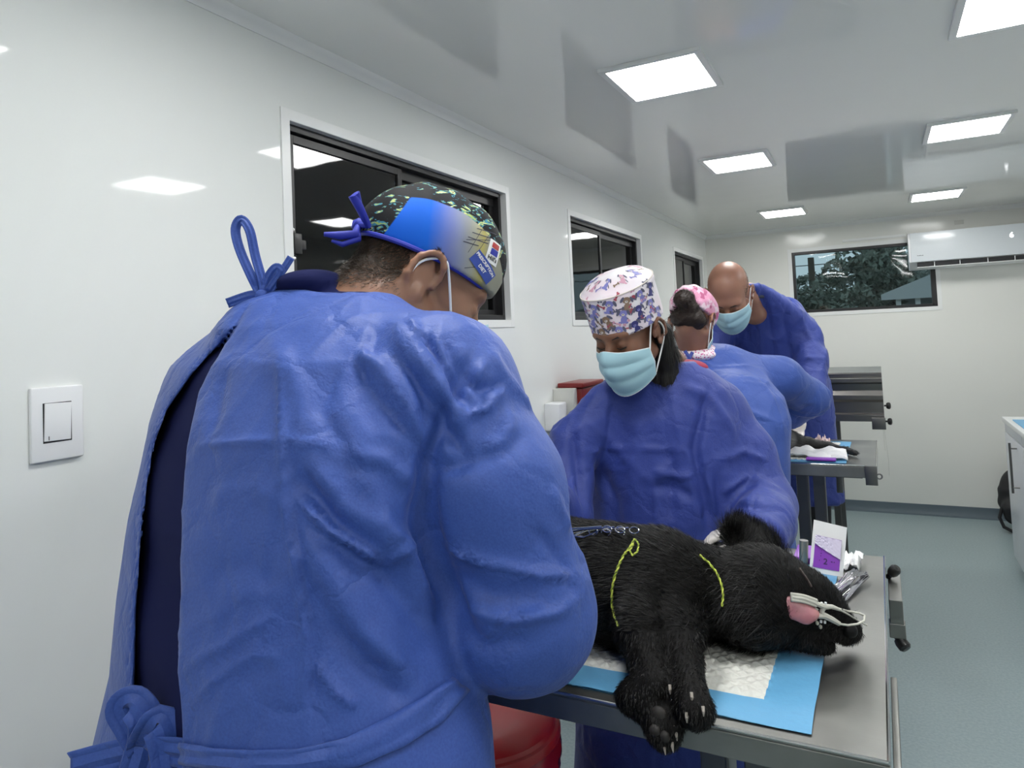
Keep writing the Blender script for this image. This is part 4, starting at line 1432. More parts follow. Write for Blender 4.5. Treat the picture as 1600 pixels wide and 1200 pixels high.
    for pts_, w_ in (([k0, e(205, 1130, .90), e(192, 1105, .90), e(208, 1098, .895), e(228, 1125, .89), k0], .034), ([k0, e(238, 1140, .885), e(250, 1130, .88), e(262, 1165, .875), e(268, 1215, .87)], .036),
                     ([k0, e(200, 1175, .90), e(160, 1185, .90), e(112, 1198, .90)], .032), ([k0, e(215, 1200, .89), e(200, 1240, .89)], .036)):
        ribbon(b, pts_, w_, tow + np.array([.2, .1, .2]))
    b.build('waist_belt', M['gown'], root, solid=.0015)
    # arms' ends
    for wr_, dr_, sd in ((wrst, (-.95, .25, -.02), 1), (wrL, (.6, .7, -.05), -1)):
        hs = hand_sdf(wr_, dr_, (0, 0, 1), sd)
        v5, q5 = surf(hs, wr_ - .15, wr_ + .17, .005)
        mesh_obj('glove', v5, q5, M['glove'], root)
    ft = [(.52, .66, 0), (.78, .66, 0)]
    legs(root, (.65, .68, .85), ft); shoes(root, ft, (.1, 1))
    return root


M['royal'] = mat('royal_blue', (.015, .025, .33), .6)
M['royal2'] = mat('label_blue', (.03, .07, .35), .5)
M['capline'] = mat('cap_print_dark', (.03, .03, .06), .6)
m = M['capside'] = mat('cap_side_print', (.01, .12, .80), .75, Specular_IOR_Level=.25)
tc = nd(m, 'ShaderNodeTexCoord')
mpv = nd(m, 'ShaderNodeMapping'); lk(m, tc.outputs['Object'], mpv.inputs[0])
sx_ = nd(m, 'ShaderNodeVectorMath', operation='DOT_PRODUCT'); sx_.inputs[1].default_value = (.70, .70, -.15); lk(m, tc.outputs['Object'], sx_.inputs[0])
M['_capdot'] = sx_
n0 = nd(m, 'ShaderNodeTexNoise', i_Scale=30, i_Detail=4); lk(m, tc.outputs['Object'], n0.inputs['Vector'])
ad = nd(m, 'ShaderNodeMath', operation='MULTIPLY_ADD'); lk(m, n0.outputs[0], ad.inputs[0]); ad.inputs[1].default_value = .012; lk(m, sx_.outputs['Value'], ad.inputs[2])
rm = nd(m, 'ShaderNodeMapRange'); rm.inputs[1].default_value = -.185; rm.inputs[2].default_value = .0
lk(m, ad.outputs[0], rm.inputs[0])
rr = ramp(m, rm.outputs[0], [(0, (.003, .10, .62)), (.50, (.006, .12, .62)), (.66, (.14, .18, .44)), (.78, (.24, .26, .33)), (.88, (.33, .33, .26)), (.95, (.42, .37, .12)), (1, (.30, .30, .24))])
n0 = nd(m, 'ShaderNodeTexNoise', i_Scale=38, i_Detail=5, i_Distortion=1.2); lk(m, coords(m, (1, 1, 2.2)), n0.inputs['Vector'])
r2 = ramp(m, n0.outputs[0], [(0, (.008, .008, .010)), (.50, (.010, .010, .012)), (.545, (.05, .22, .30)), (.58, (.30, .40, .12)), (.62, (.65, .62, .30)), (.66, (.02, .02, .02)), (.72, (.10, .30, .50))], 'CONSTANT')
an = nd(m, 'ShaderNodeAttribute', attribute_name='panel')
r3 = ramp(m, an.outputs['Fac'], [(.47, (0, 0, 0)), (.53, (1, 1, 1))])
lk(m, mixc(m, r3.outputs[0], rr.outputs[0], r2.outputs[0]), bsdf(m).inputs['Base Color'])
man = build_man()
# centre the printed panel of the cap on the head
# ------------------------------------------------------------------ printed caps
m = M['capdog'] = mat('cap_white_print', (.80, .76, .80), .6)
n0 = nd(m, 'ShaderNodeTexNoise', i_Scale=14, i_Detail=3); lk(m, coords(m), n0.inputs['Vector'])
rr = ramp(m, n0.outputs[0], [(.35, (.78, .76, .80)), (.6, (.80, .70, .76))]); lk(m, rr.outputs[0], bsdf(m).inputs['Base Color'])
for k_, c_ in dict(lilac=(.20, .20, .50), navy=(.035, .035, .17), tan=(.24, .16, .11), grey=(.10, .10, .16), rust=(.36, .06, .09), pink=(.60, .32, .42), cream=(.72, .66, .6)).items():
    M['pr_' + k_] = mat('print_' + k_, c_, .6)
m = M['cappink'] = mat('cap_pink_print', (.7, .35, .5), .6)
v_ = nd(m, 'ShaderNodeTexVoronoi', feature='F1', i_Scale=48); n0 = nd(m, 'ShaderNodeTexNoise', i_Scale=30, i_Detail=3)
c0 = coords(m); lk(m, c0, n0.inputs['Vector']); lk(m, mixc(m, .06, c0, n0.outputs['Color']), v_.inputs['Vector'])
rr = ramp(m, v_.outputs['Color'], [(0, (.70, .30, .46)), (.36, (.78, .56, .66)), (.52, (.72, .36, .52)), (.64, (.45, .10, .22)), (.72, (.78, .60, .68)), (.84, (.10, .03, .06))], 'CONSTANT'); lk(m, rr.outputs[0], bsdf(m).inputs['Base Color'])
m = M['collarprint'] = mat('collar_pink_print', (.8, .6, .7), .7)
v_ = nd(m, 'ShaderNodeTexVoronoi', feature='F1', i_Scale=110); lk(m, coords(m), v_.inputs['Vector'])
rr = ramp(m, v_.outputs['Distance'], [(0, (.45, .05, .2)), (.32, (.60, .15, .35)), (.42, (.80, .72, .76))]); lk(m, rr.outputs[0], bsdf(m).inputs['Base Color'])


def cap_print(fr, bvh, parent, spots, scale=1.0):
    "small cartoon puppies, bones and dots printed on the cloth; every shape is laid on the cap"
    mats = [M['pr_' + k] for k in ('lilac', 'navy', 'tan', 'grey', 'rust', 'pink', 'cream')]
    b = MB()

    def disc(az, z, cx, cz, rx, rz, rot, mi, off, a0):
        n = 14; pts = [(0, 0)] + [(math.cos(2 * math.pi * k / n), math.sin(2 * math.pi * k / n)) for k in range(n)]
        ca, sa = math.cos(rot), math.sin(rot); c2, s2 = math.cos(a0), math.sin(a0)
        src = []; dr = []
        for (u, w_) in pts:
            uu = u * rx; ww = w_ * rz
            uu, ww = cx + uu * ca - ww * sa, cz + uu * sa + ww * ca
            uu, ww = uu * c2 - ww * s2, uu * s2 + ww * c2
            A = az + uu / .088; zz = z + ww
            if zz > .130:   # on the crown the print runs over the top
                src.append(fr.pt(.088 * math.sin(A) * max(.05, 1 - (zz - .130) / .09), .103 * math.cos(A) * max(.05, 1 - (zz - .130) / .09) - .010, .30)); dr.append(fr.d(0, 0, -1))
            else:
                src.append(fr.pt(.3 * math.sin(A), .3 * math.cos(A), zz)); dr.append(fr.d(-math.sin(A), -math.cos(A), 0))
        b.add(conform(bvh, src, dr, off), [(0, k, k % n + 1) for k in range(1, n + 1)], mi)
    for az, z, kind, rot, col in spots:
        s = scale
        if kind == 'pup':
            dk = 3
            disc(az, z, 0, -.008 * s, .0058 * s, .0078 * s, .2, col, .0006, rot)
            disc(az, z, .006 * s, -.0135 * s, .004 * s, .0022 * s, 0, col, .0007, rot)
            disc(az, z, -.005 * s, -.014 * s, .003 * s, .002 * s, 0, col, .0007, rot)
            disc(az, z, -.008 * s, -.008 * s, .0045 * s, .0012 * s, .9, dk, .0006, rot)
            disc(az, z, .001 * s, .004 * s, .0080 * s, .0062 * s, 0, col, .0009, rot)
            disc(az, z, -.0085 * s, .005 * s, .0026 * s, .0062 * s, -.5, dk, .0011, rot)
            disc(az, z, .0098 * s, .005 * s, .0026 * s, .0060 * s, .5, dk, .0011, rot)
            disc(az, z, .0015 * s, .0015 * s, .0030 * s, .0024 * s, 0, 6 if col != 1 else 0, .0012, rot)
            disc(az, z, .0015 * s, .0022 * s, .0012 * s, .0010 * s, 0, 3, .0014, rot)
        elif kind == 'bone':
            disc(az, z, 0, 0, .0065 * s, .0014 * s, 0, col, .0006, rot)
            for q in (-.006, .006):
                for w_ in (-.0014, .0014): disc(az, z, q * s, w_ * s, .002 * s, .0017 * s, 0, col, .0007, rot)
        elif kind == 'hat':
            disc(az, z, 0, 0, .0052 * s, .0042 * s, 0, 4, .0006, rot); disc(az, z, 0, -.003 * s, .008 * s, .0016 * s, 0, 3, .0007, rot)
        else:
            disc(az, z, -.002 * s, 0, .0022 * s, .0017 * s, 0, col, .0006, rot); disc(az, z, .003 * s, .0008 * s, .0024 * s, .0019 * s, 0, col, .0006, rot)
    return b.build('printed_pattern', mats, parent)


# ------------------------------------------------------------------ assistant facing the camera
def build_girl():
    root = thing('person', 'assistant in blue gown and white dog-print cap standing behind the black dog', 'person', (.80, 1.80, 0))
    fr = Fr(at(983, 522, 1.70), (-.24, -.86, -.40), k=.96)
    secs = [(.22, .80, 1.83, .30, .20, 5), (.8, .80, 1.82, .26, .17, 5), (1.02, .80, 1.80, .225, .150, 5), (1.18, .80, 1.79, .205, .140, 5), (1.28, .80, 1.785, .190, .125, 5), (1.345, .81, 1.785, .165, .105, 5), (1.385, .815, 1.78, .125, .085, 5, 2.1), (1.415, .82, 1.775, .075, .065, 5, 2.1)]
    tor = loft(secs)
    sL = at(1120, 645, 1.80); eL = at(1196, 790, 1.70); wL = at(1196, 838, 1.50)
    sR = at(898, 694, 1.76); eR = at(885, 812, 1.66); wR = np.array([.62, 1.36, 1.215])
    aL = chain([(at(1060, 640, 1.80), .065), (sL, .072), (at(1165, 710, 1.76), .068), (eL, .068), (wL * .6 + eL * .4, .062), (wL, .046)], .03)
    aR = chain([(at(948, 632, 1.78), .052), (sR, .056), (eR, .056), (wR, .042)], .03)
    outer = lambda P: smin(smin(tor(P), aL(P), .03), aR(P), .03)
    v, q = surf(outer, (.38, 1.35, .21), (1.25, 2.08, 1.46), .0075)
    v = relax(v, q, 1, .4)
    v = crumple_cloth(v, q, .0055, 6.5, 12)
    S = [([(1110, 600), (1085, 700), (1105, 800), (1110, 840)], .012, -.016), ([(890, 640), (900, 720), (915, 800)], .012, -.014),
         ([(960, 620), (950, 680)], .008, -.006), ([(1000, 640), (990, 720), (985, 790)], .02, .008), ([(930, 720), (960, 780), (965, 840)], .016, -.010),
         ([(905, 705), (980, 700), (1060, 702)], .006, .005, 'sharp'), ([(1015, 760), (1060, 765), (1085, 780)], .012, -.010), ([(1020, 735), (1060, 745), (1090, 740)], .008, .008),
         ([(1120, 720), (1160, 705), (1200, 720)], .008, .007, 'sharp'), ([(1125, 770), (1165, 745), (1215, 765)], .008, .008, 'sharp'), ([(1130, 790), (1170, 790), (1225, 800)], .008, -.008),
         ([(1140, 810), (1180, 825), (1230, 815)], .007, .007, 'sharp'), ([(1060, 600), (1110, 620), (1150, 680)], .012, .008), ([(1120, 850), (1125, 790), (1120, 740)], .010, -.010),
         ([(870, 690), (878, 760), (895, 800)], .009, .007), ([(1040, 690), (1050, 740), (1045, 820)], .016, -.010)]
    pix_strokes(v, q, S)
    mesh_obj('gown', v, q, M['gown2'], root)
    # body
    hl = fr.sdf(head_local(female=True))
    neck = chain([(fr.pt(0, -.035, -.03), .048), (np.array([.822, 1.785, 1.40]), .048), (np.array([.82, 1.79, 1.33]), .05)], .02)
    lo = fr.c - .26; hi = fr.c + .2
    v3, q3 = surf(lambda P: smin(hl(P), neck(P), .025), lo, (hi[0] + .05, 1.98, hi[2]), .0048)
    mesh_obj('body', v3, q3, M['skin2'], root)
    # brows and lashes
    for sx in (-1, 1):
        MB().tube([fr.pt(sx * .014, .092, .028), fr.pt(sx * .030, .090, .033), fr.pt(sx * .046, .078, .028)], [.0018, .0026, .0012], 6).build('eyebrow', M['hairdark'], root)
        MB().tube([fr.pt(sx * .018, .088, .004), fr.pt(sx * .031, .0915, .001), fr.pt(sx * .044, .084, .005)], [.001, .0018, .001], 6).build('eyelash', M['hairdark'], root)
    mask_obj(fr, root, top=-.004, bot=-.114, w_=.074)
    # tall cap: band with a gathered crown
    bl = lambda P: None
    band = lambda L: (np.sqrt((L[:, 0] / .088) ** 2 + ((L[:, 1] + .010) / .103) ** 2) - 1) * .088
    top = ell((0, -.012, .120), (.089, .103, .046))
    def capl(L):
        d = np.maximum(band(L), np.maximum(L[:, 2] - .134, .030 - L[:, 2] + .10 * np.clip(L[:, 1] - .0, -.1, .05) * 0))
        d = smin(d, np.maximum(top(L), .12 - L[:, 2]), .004)
        return d + .0012 * np.sin(L[:, 0] * 70) * np.clip((L[:, 2] - .12) * 30, 0, 1)
    v4, q4 = surf(fr.sdf(capl), fr.c - .22, fr.c + .24, .0042)
    cap = mesh_obj('surgical_cap', v4, q4, M['capdog'], root)
    bv = BVHTree.FromPolygons([tuple(p) for p in v4], [tuple(map(int, k)) for k in q4])
    spots = []
    rg = random.Random(5)
    rows = [(.047, 8, .0), (.080, 8, .5), (.112, 8, .1)]
    k = 0
    for z, n, o_ in rows:
        for i in range(n):
            az = -1.8 + 3.7 * (i + o_) / n
            spots.append((az, z + rg.uniform(-.003, .003), 'pup', rg.uniform(-.35, .35), (0, 0, 1, 0, 2, 0, 0)[k % 7])); k += 1
            spots.append((az + .235, z + rg.uniform(-.014, .014), ('bone', 'dots', 'hat', 'bone')[k % 4], rg.uniform(-1, 1), (4, 5, 2, 4, 3)[k % 5]))
            spots.append((az + .215, z + .017 + rg.uniform(-.002, .002), 'bone' if k % 2 else 'dots', rg.uniform(-1, 1), (5, 4, 3)[k % 3]))
    for i in range(16):
        a = -2.8 + 5.6 * i / 16
        spots.append((a, .155 + .014 * (i % 2), 'pup' if i % 2 else 'bone', rg.uniform(-1, 1), (0, 5, 2, 0)[i % 4]))
    cap_print(fr, bv, cap, spots, 1.30)
    pts = [fr.pt(.0885 * math.sin(a), -.010 + .1035 * math.cos(a), .133) for a in np.linspace(0, 2 * math.pi, 60)]
    MB().tube(pts, .0014, 6).build('seam', M['pr_cream'], cap)
    # dark hair behind the ears, falling on the shoulder
    hs = union([chain([(fr.pt(.062, -.045, -.015), .030), (fr.pt(.066, -.06, -.06), .036), (at(1040, 590, 1.74), .036), (at(1045, 602, 1.73), .020)], .02),
                chain([(fr.pt(-.055, -.05, -.02), .030), (fr.pt(-.055, -.05, -.09), .026), (fr.pt(-.05, -.04, -.13), .018)], .02)], .01)
    v5, q5 = surf(lambda P: hs(P) + .0015 * np.sin(P[:, 0] * 260 + P[:, 1] * 190), fr.c - .26, fr.c + .22, .0055)
    hair = mesh_obj('hair', v5, q5, M['hairdark'], root)
    strands('hair_strands', v5, q5, lambda P: np.ones(len(P)), 5000, .035, .0004, M['hairdark'], hair, comb=lambda p: np.tile([0, .1, -1.], (len(p), 1)), lift=.12, seed=8, jit=.15)
    # crimson collar on her left shoulder
    cl = union([ell(np.array([.87, 1.79, 1.395]), (.055, .045, .022)), ell(np.array([.83, 1.80, 1.40]), (.075, .055, .018))], .01)
    v6, q6 = surf(cl, (.70, 1.68, 1.33), (1.0, 1.92, 1.45), .006)
    mesh_obj('scrub_collar', v6, q6, M['scrub_red'], root)
    for wr_, dr_, sd in ((wL, (-.9, -.1, .0), -1), (wR, (.1, -.95, -.03), 1)):
        v5, q5 = surf(hand_sdf(wr_ + np.array(dr_) * .028, dr_, (0, 0, 1), sd, .82), wr_ - .18, wr_ + .17, .0055)
        mesh_obj('glove', v5, q5, M['glove'], root)
    ft = [(.70, 1.84, 0), (.92, 1.84, 0)]
    legs(root, (.80, 1.82, .85), ft, col='scrub_red'); shoes(root, ft, (0, -1))


# ------------------------------------------------------------------ woman with the bun, seen from behind
def build_bun():
    root = thing('person', 'woman in blue gown and pink cap with a dark hair bun, back turned', 'person', (.75, 2.62, 0))
    fr = Fr(at(1082, 505, 2.68), (.12, .86, -.50), k=.97)
    hipc = np.array([.74, 2.55])
    secs = [(.30, .76, 2.56, .27, .18, 0), (.85, .77, 2.56, .24, .165, 0), (1.05, .79, 2.58, .225, .150, 0), (1.16, .81, 2.61, .212, .140, 0), (1.24, .83, 2.64, .17, .11, 0), (1.30, .85, 2.66, .09, .07, 0)]
    tor = loft(secs)
    sR = at(1218, 592, 2.72); eR = at(1262, 622, 2.80); wR = at(1205, 664, 2.93)
    upper = union([cone(np.array([.80, 2.60, 1.18]), at(1150, 612, 2.70), .150, .115), cone(at(1090, 580, 2.74), at(1190, 592, 2.72), .085, .090), cone(at(1150, 598, 2.7), at(1100, 566, 2.74), .10, .066), cone(at(1062, 578, 2.70), at(1130, 574, 2.70), .070, .078)], .06)
    aR = chain([(at(1180, 600, 2.72), .085), (sR, .082), (eR, .074), (eR * .5 + wR * .5, .062), (wR, .042)], .03)
    sL = at(1060, 610, 2.78); eL = at(1040, 680, 2.95); wL = at(1110, 690, 3.1)
    aL = chain([(sL, .07), (eL, .06), (wL, .042)], .03)
    outer = lambda P: smin(smin(smin(tor(P), upper(P), .08), aR(P), .03), aL(P), .03)
    v, q = surf(outer, (.35, 2.3, .29), (1.25, 3.25, 1.50), .009)
    v = crumple_cloth(v, q, .007, 6, 22)
    S = [([(1180, 560), (1185, 620), (1200, 650)], .012, -.014), ([(1100, 600), (1160, 640), (1210, 660)], .012, .010), ([(1120, 620), (1150, 700), (1190, 760)], .02, -.014), ([(1230, 570), (1225, 610), (1240, 650)], .012, .010, 'sharp'), ([(1080, 560), (1130, 575), (1180, 572)], .008, .006, 'sharp'), ([(1200, 660), (1195, 740), (1210, 800)], .02, .012)]
    pix_strokes(v, q, S)
    mesh_obj('gown', v, q, M['gown'], root)
    hl = fr.sdf(head_local(female=True)); nb = at(1086, 543, 2.70)
    neck = chain([(fr.pt(0, -.03, -.03), .050), (nb, .055), (at(1100, 590, 2.72), .07)], .025)
    v3, q3 = surf(lambda P: smin(hl(P), neck(P), .025), fr.c - .24, fr.c + .2, .0065)
    mesh_obj('body', v3, q3, M['skin3'], root)
    mask_obj(fr, root, w_=.070)
    cn = union([ell((0, -.020, .055), (.087, .108, .090)), ell((0, .02, .06), (.084, .085, .086))], .02)
    hole = ell((.012, -.125, .040), (.034, .05, .034))
    capf = lambda L: np.maximum(np.maximum(cn(L) + .0022 * np.sin(L[:, 0] * 150 + 2 * np.sin(L[:, 2] * 60)), -(L[:, 2] - (.020 - .10 * np.clip(L[:, 1], -.09, .06) * -.35))), -hole(L))
    v4, q4 = surf(fr.sdf(capf), fr.c - .22, fr.c + .22, .0055)
    mesh_obj('surgical_cap', v4, q4, M['cappink'], root)
    bun = union([ell((.008, -.130, .034), (.040, .030, .038)), ell((.022, -.100, .010), (.036, .030, .028)), ell((0, -.070, -.012), (.062, .042, .042)), ell((.04, -.055, -.02), (.034, .040, .035))], .012)
    v5, q5 = surf(fr.sdf(lambda L: bun(L) + .002 * np.sin(16 * np.arctan2(L[:, 2] - .034, L[:, 0] - .008) + np.hypot(L[:, 2] - .034, L[:, 0] - .008) * 320)), fr.c - .26, fr.c + .2, .005)
    hair = mesh_obj('hair_bun', v5, q5, M['hairbrown'], root)
    strands('hair_strands', v5, q5, lambda P: np.ones(len(P)), 2600, .022, .0005, M['hairbrown'], hair, comb=lambda p: np.cross(p - fr.pt(.008, -.12, .034), fr.d(0, 1, 0)), lift=.1, seed=3, jit=.2)
    cl = union([ell(nb + [.0, .02, -.012], (.088, .075, .028)), ell(nb + [0.01, -.03, -.03], (.075, .05, .028))], .01)
    v6, q6 = surf(cl, nb - .13, nb + .13, .006)
    mesh_obj('scrub_collar', v6, q6, M['collarprint'], root)
    tow = -ray(1075, 560); tow /= np.linalg.norm(tow)
    b = MB(); kn = at(1076, 571, 2.60)
    ribbon(b, [at(1070, 548, 2.62), at(1078, 564, 2.60), at(1072, 588, 2.60)], .012, tow)
    ribbon(b, [at(1082, 550, 2.62), at(1075, 568, 2.60), at(1083, 586, 2.60)], .012, tow); ribbon(b, [at(1060, 560, 2.62), kn, at(1074, 578, 2.60)], .010, tow)
    b.build('neck_tie', M['gown2'], root, solid=.002)
    for wr_, dr_, sd in ((wR, (-.9, .15, .05), 1), (wL, (-.9, .1, .0), -1)):
        v5, q5 = surf(hand_sdf(wr_, dr_, (0, 0, 1), sd, .9), wr_ - .17, wr_ + .17, .007)
        mesh_obj('glove', v5, q5, M['glove'], root)
    ft = [(.66, 2.56, 0), (.88, 2.56, 0)]
    legs(root, (.76, 2.56, .85), ft); shoes(root, ft, (0, 1))


# ------------------------------------------------------------------ bald surgeon at the second table
def build_bald():
    root = thing('person', 'bald surgeon in a blue gown and pale mask, head bowed over the second table', 'person', (.80, 3.78, 0))
    fr = Fr(at(1140, 462, 3.16), (.02, -.80, -.85), k=1.17)
    secs = [(.62, .86, 3.80, .25, .17, 0), (.95, .86, 3.80, .235, .155, 0), (1.2, .85, 3.78, .23, .15, 0), (1.38, .84, 3.72, .22, .14, 0), (1.48, .83, 3.67, .21, .125, 0), (1.56, .81, 3.60, .175, .105, 0), (1.62, .79, 3.54, .135, .095, 0, 2.1), (1.665, .775, 3.49, .098, .08, 0, 2.1), (1.69, .77, 3.46, .07, .065, 0, 2.1)]
    tor = loft(secs)
    sR = at(1228, 492, 3.45); eR = at(1268, 562, 3.30); wR = at(1248, 648, 3.12)
    aR = chain([(at(1195, 490, 3.5), .085), (sR, .080), (at(1258, 530, 3.38), .072), (eR, .068), (at(1268, 610, 3.2), .060), (wR, .042)], .03)
    sL = at(1125, 520, 3.5); eL = at(1110, 600, 3.4); wL = at(1170, 660, 3.2)
    aL = chain([(sL, .08), (eL, .07), (wL, .042)], .03)
    outer = lambda P: smin(smin(tor(P), aR(P), .03), aL(P), .03)
    v, q = surf(outer, (.35, 2.95, .61), (1.4, 4.05, 1.74), .009)
    v = crumple_cloth(v, q, .007, 6, 32)
    S = [([(1190, 450), (1205, 520), (1210, 570)], .012, -.012), ([(1235, 450), (1225, 500), (1235, 560)], .012, -.012), ([(1240, 470), (1262, 520), (1280, 545)], .010, .010, 'sharp'), ([(1240, 575), (1262, 560), (1290, 560)], .008, .010, 'sharp'), ([(1165, 480), (1170, 540)], .012, -.008), ([(1185, 500), (1190, 560)], .010, .008)]
    pix_strokes(v, q, S)
    mesh_obj('gown', v, q, M['gown2'], root)
    hl = fr.sdf(head_local()); nb = np.array([.765, 3.47, 1.64])
    neck = chain([(fr.pt(0, -.04, -.02), .058), (nb, .056), (nb + [0.02, .06, -.08], .06)], .03)
    v3, q3 = surf(lambda P: smin(hl(P), neck(P), .03), fr.c - .24, (fr.c[0] + .24, 3.66, fr.c[2] + .2), .0065)
    mesh_obj('body', v3, q3, M['skin3'], root)
    for sx in (-1, 1): MB().tube([fr.pt(sx * .014, .094, .030), fr.pt(sx * .030, .092, .035), fr.pt(sx * .046, .080, .031)], [.0018, .0026, .0012], 6).build('eyebrow', M['hairdark'], root)
    M['stubble'] = mat('grey_stubble', (.10, .075, .06), .7)

    def hm(P):
        L = fr.loc(P); e = .045 + .04 * np.clip(-L[:, 1] / .1, 0, 1)
        return ((L[:, 2] < e + .035) & (L[:, 2] > -.03) & (L[:, 1] < .035) & (np.hypot(L[:, 1], L[:, 2]) > .036)).astype(float) * np.clip((e + .035 - L[:, 2]) / .04, .1, 1) + 1e-9
    strands('short_hair', v3, q3, hm, 7000, .004, .0004, M['stubble'], root, comb=lambda p: np.tile(fr.d(0, -.3, -1), (len(p), 1)), lift=.5, seed=14)
    mask_obj(fr, root, top=.010, bot=-.108, w_=.073)
    cl = ell(nb + [0.01, .03, -.005], (.090, .075, .026)); M['scrub_grey'] = mat('scrub_grey', (.06, .07, .10), .7)
    v6, q6 = surf(cl, nb - .13, nb + .15, .007)
    mesh_obj('scrub_collar', v6, q6, M['scrub_grey'], root)
    for wr_, dr_, sd in ((wR, (-.15, -.35, -.9), -1), (wL, (.3, -.8, -.3), 1)):
        v5, q5 = surf(hand_sdf(wr_, dr_, (.2, .9, -.4) if sd < 0 else (0, 0, 1), sd, 1.0, .7), wr_ - .2, wr_ + .2, .0065)
        mesh_obj('glove', v5, q5, M['glove'], root)
    ft = [(.76, 3.80, 0), (.98, 3.80, 0)]
    legs(root, (.87, 3.80, .85), ft); shoes(root, ft, (0, -1))


build_girl(); build_bun(); build_bald()
# ------------------------------------------------------------------ the black dog
M['fur'] = mat('black_fur', (.0025, .0022, .0022), .6, Specular_IOR_Level=.15)
M['furs'] = mat('black_fur_strands', (.0035, .003, .0028), .45, Specular_IOR_Level=.28)
M['pawpad'] = mat('paw_pad', (.016, .013, .011), .6)
M['claw'] = mat('claw', (.35, .31, .27), .35)
M['pink'] = mat('tongue_pink', (.50, .20, .21), .35, Subsurface_Weight=.1, Subsurface_Scale=.01)
n1 = nd(M['pink'], 'ShaderNodeTexNoise', i_Scale=60, i_Detail=4); lk(M['pink'], coords(M['pink']), n1.inputs['Vector'])
rr = ramp(M['pink'], n1.outputs[0], [(.35, (.40, .15, .18)), (.65, (.58, .27, .27))]); lk(M['pink'], rr.outputs[0], bsdf(M['pink']).inputs['Base Color'])
bump(M['pink'], n1.outputs[0], .3, .002)
M['clipg'] = mat('clip_grey', (.50, .49, .43), .4)
M['nose'] = mat('dog_nose', (.004, .004, .004), .6, Specular_IOR_Level=.2)


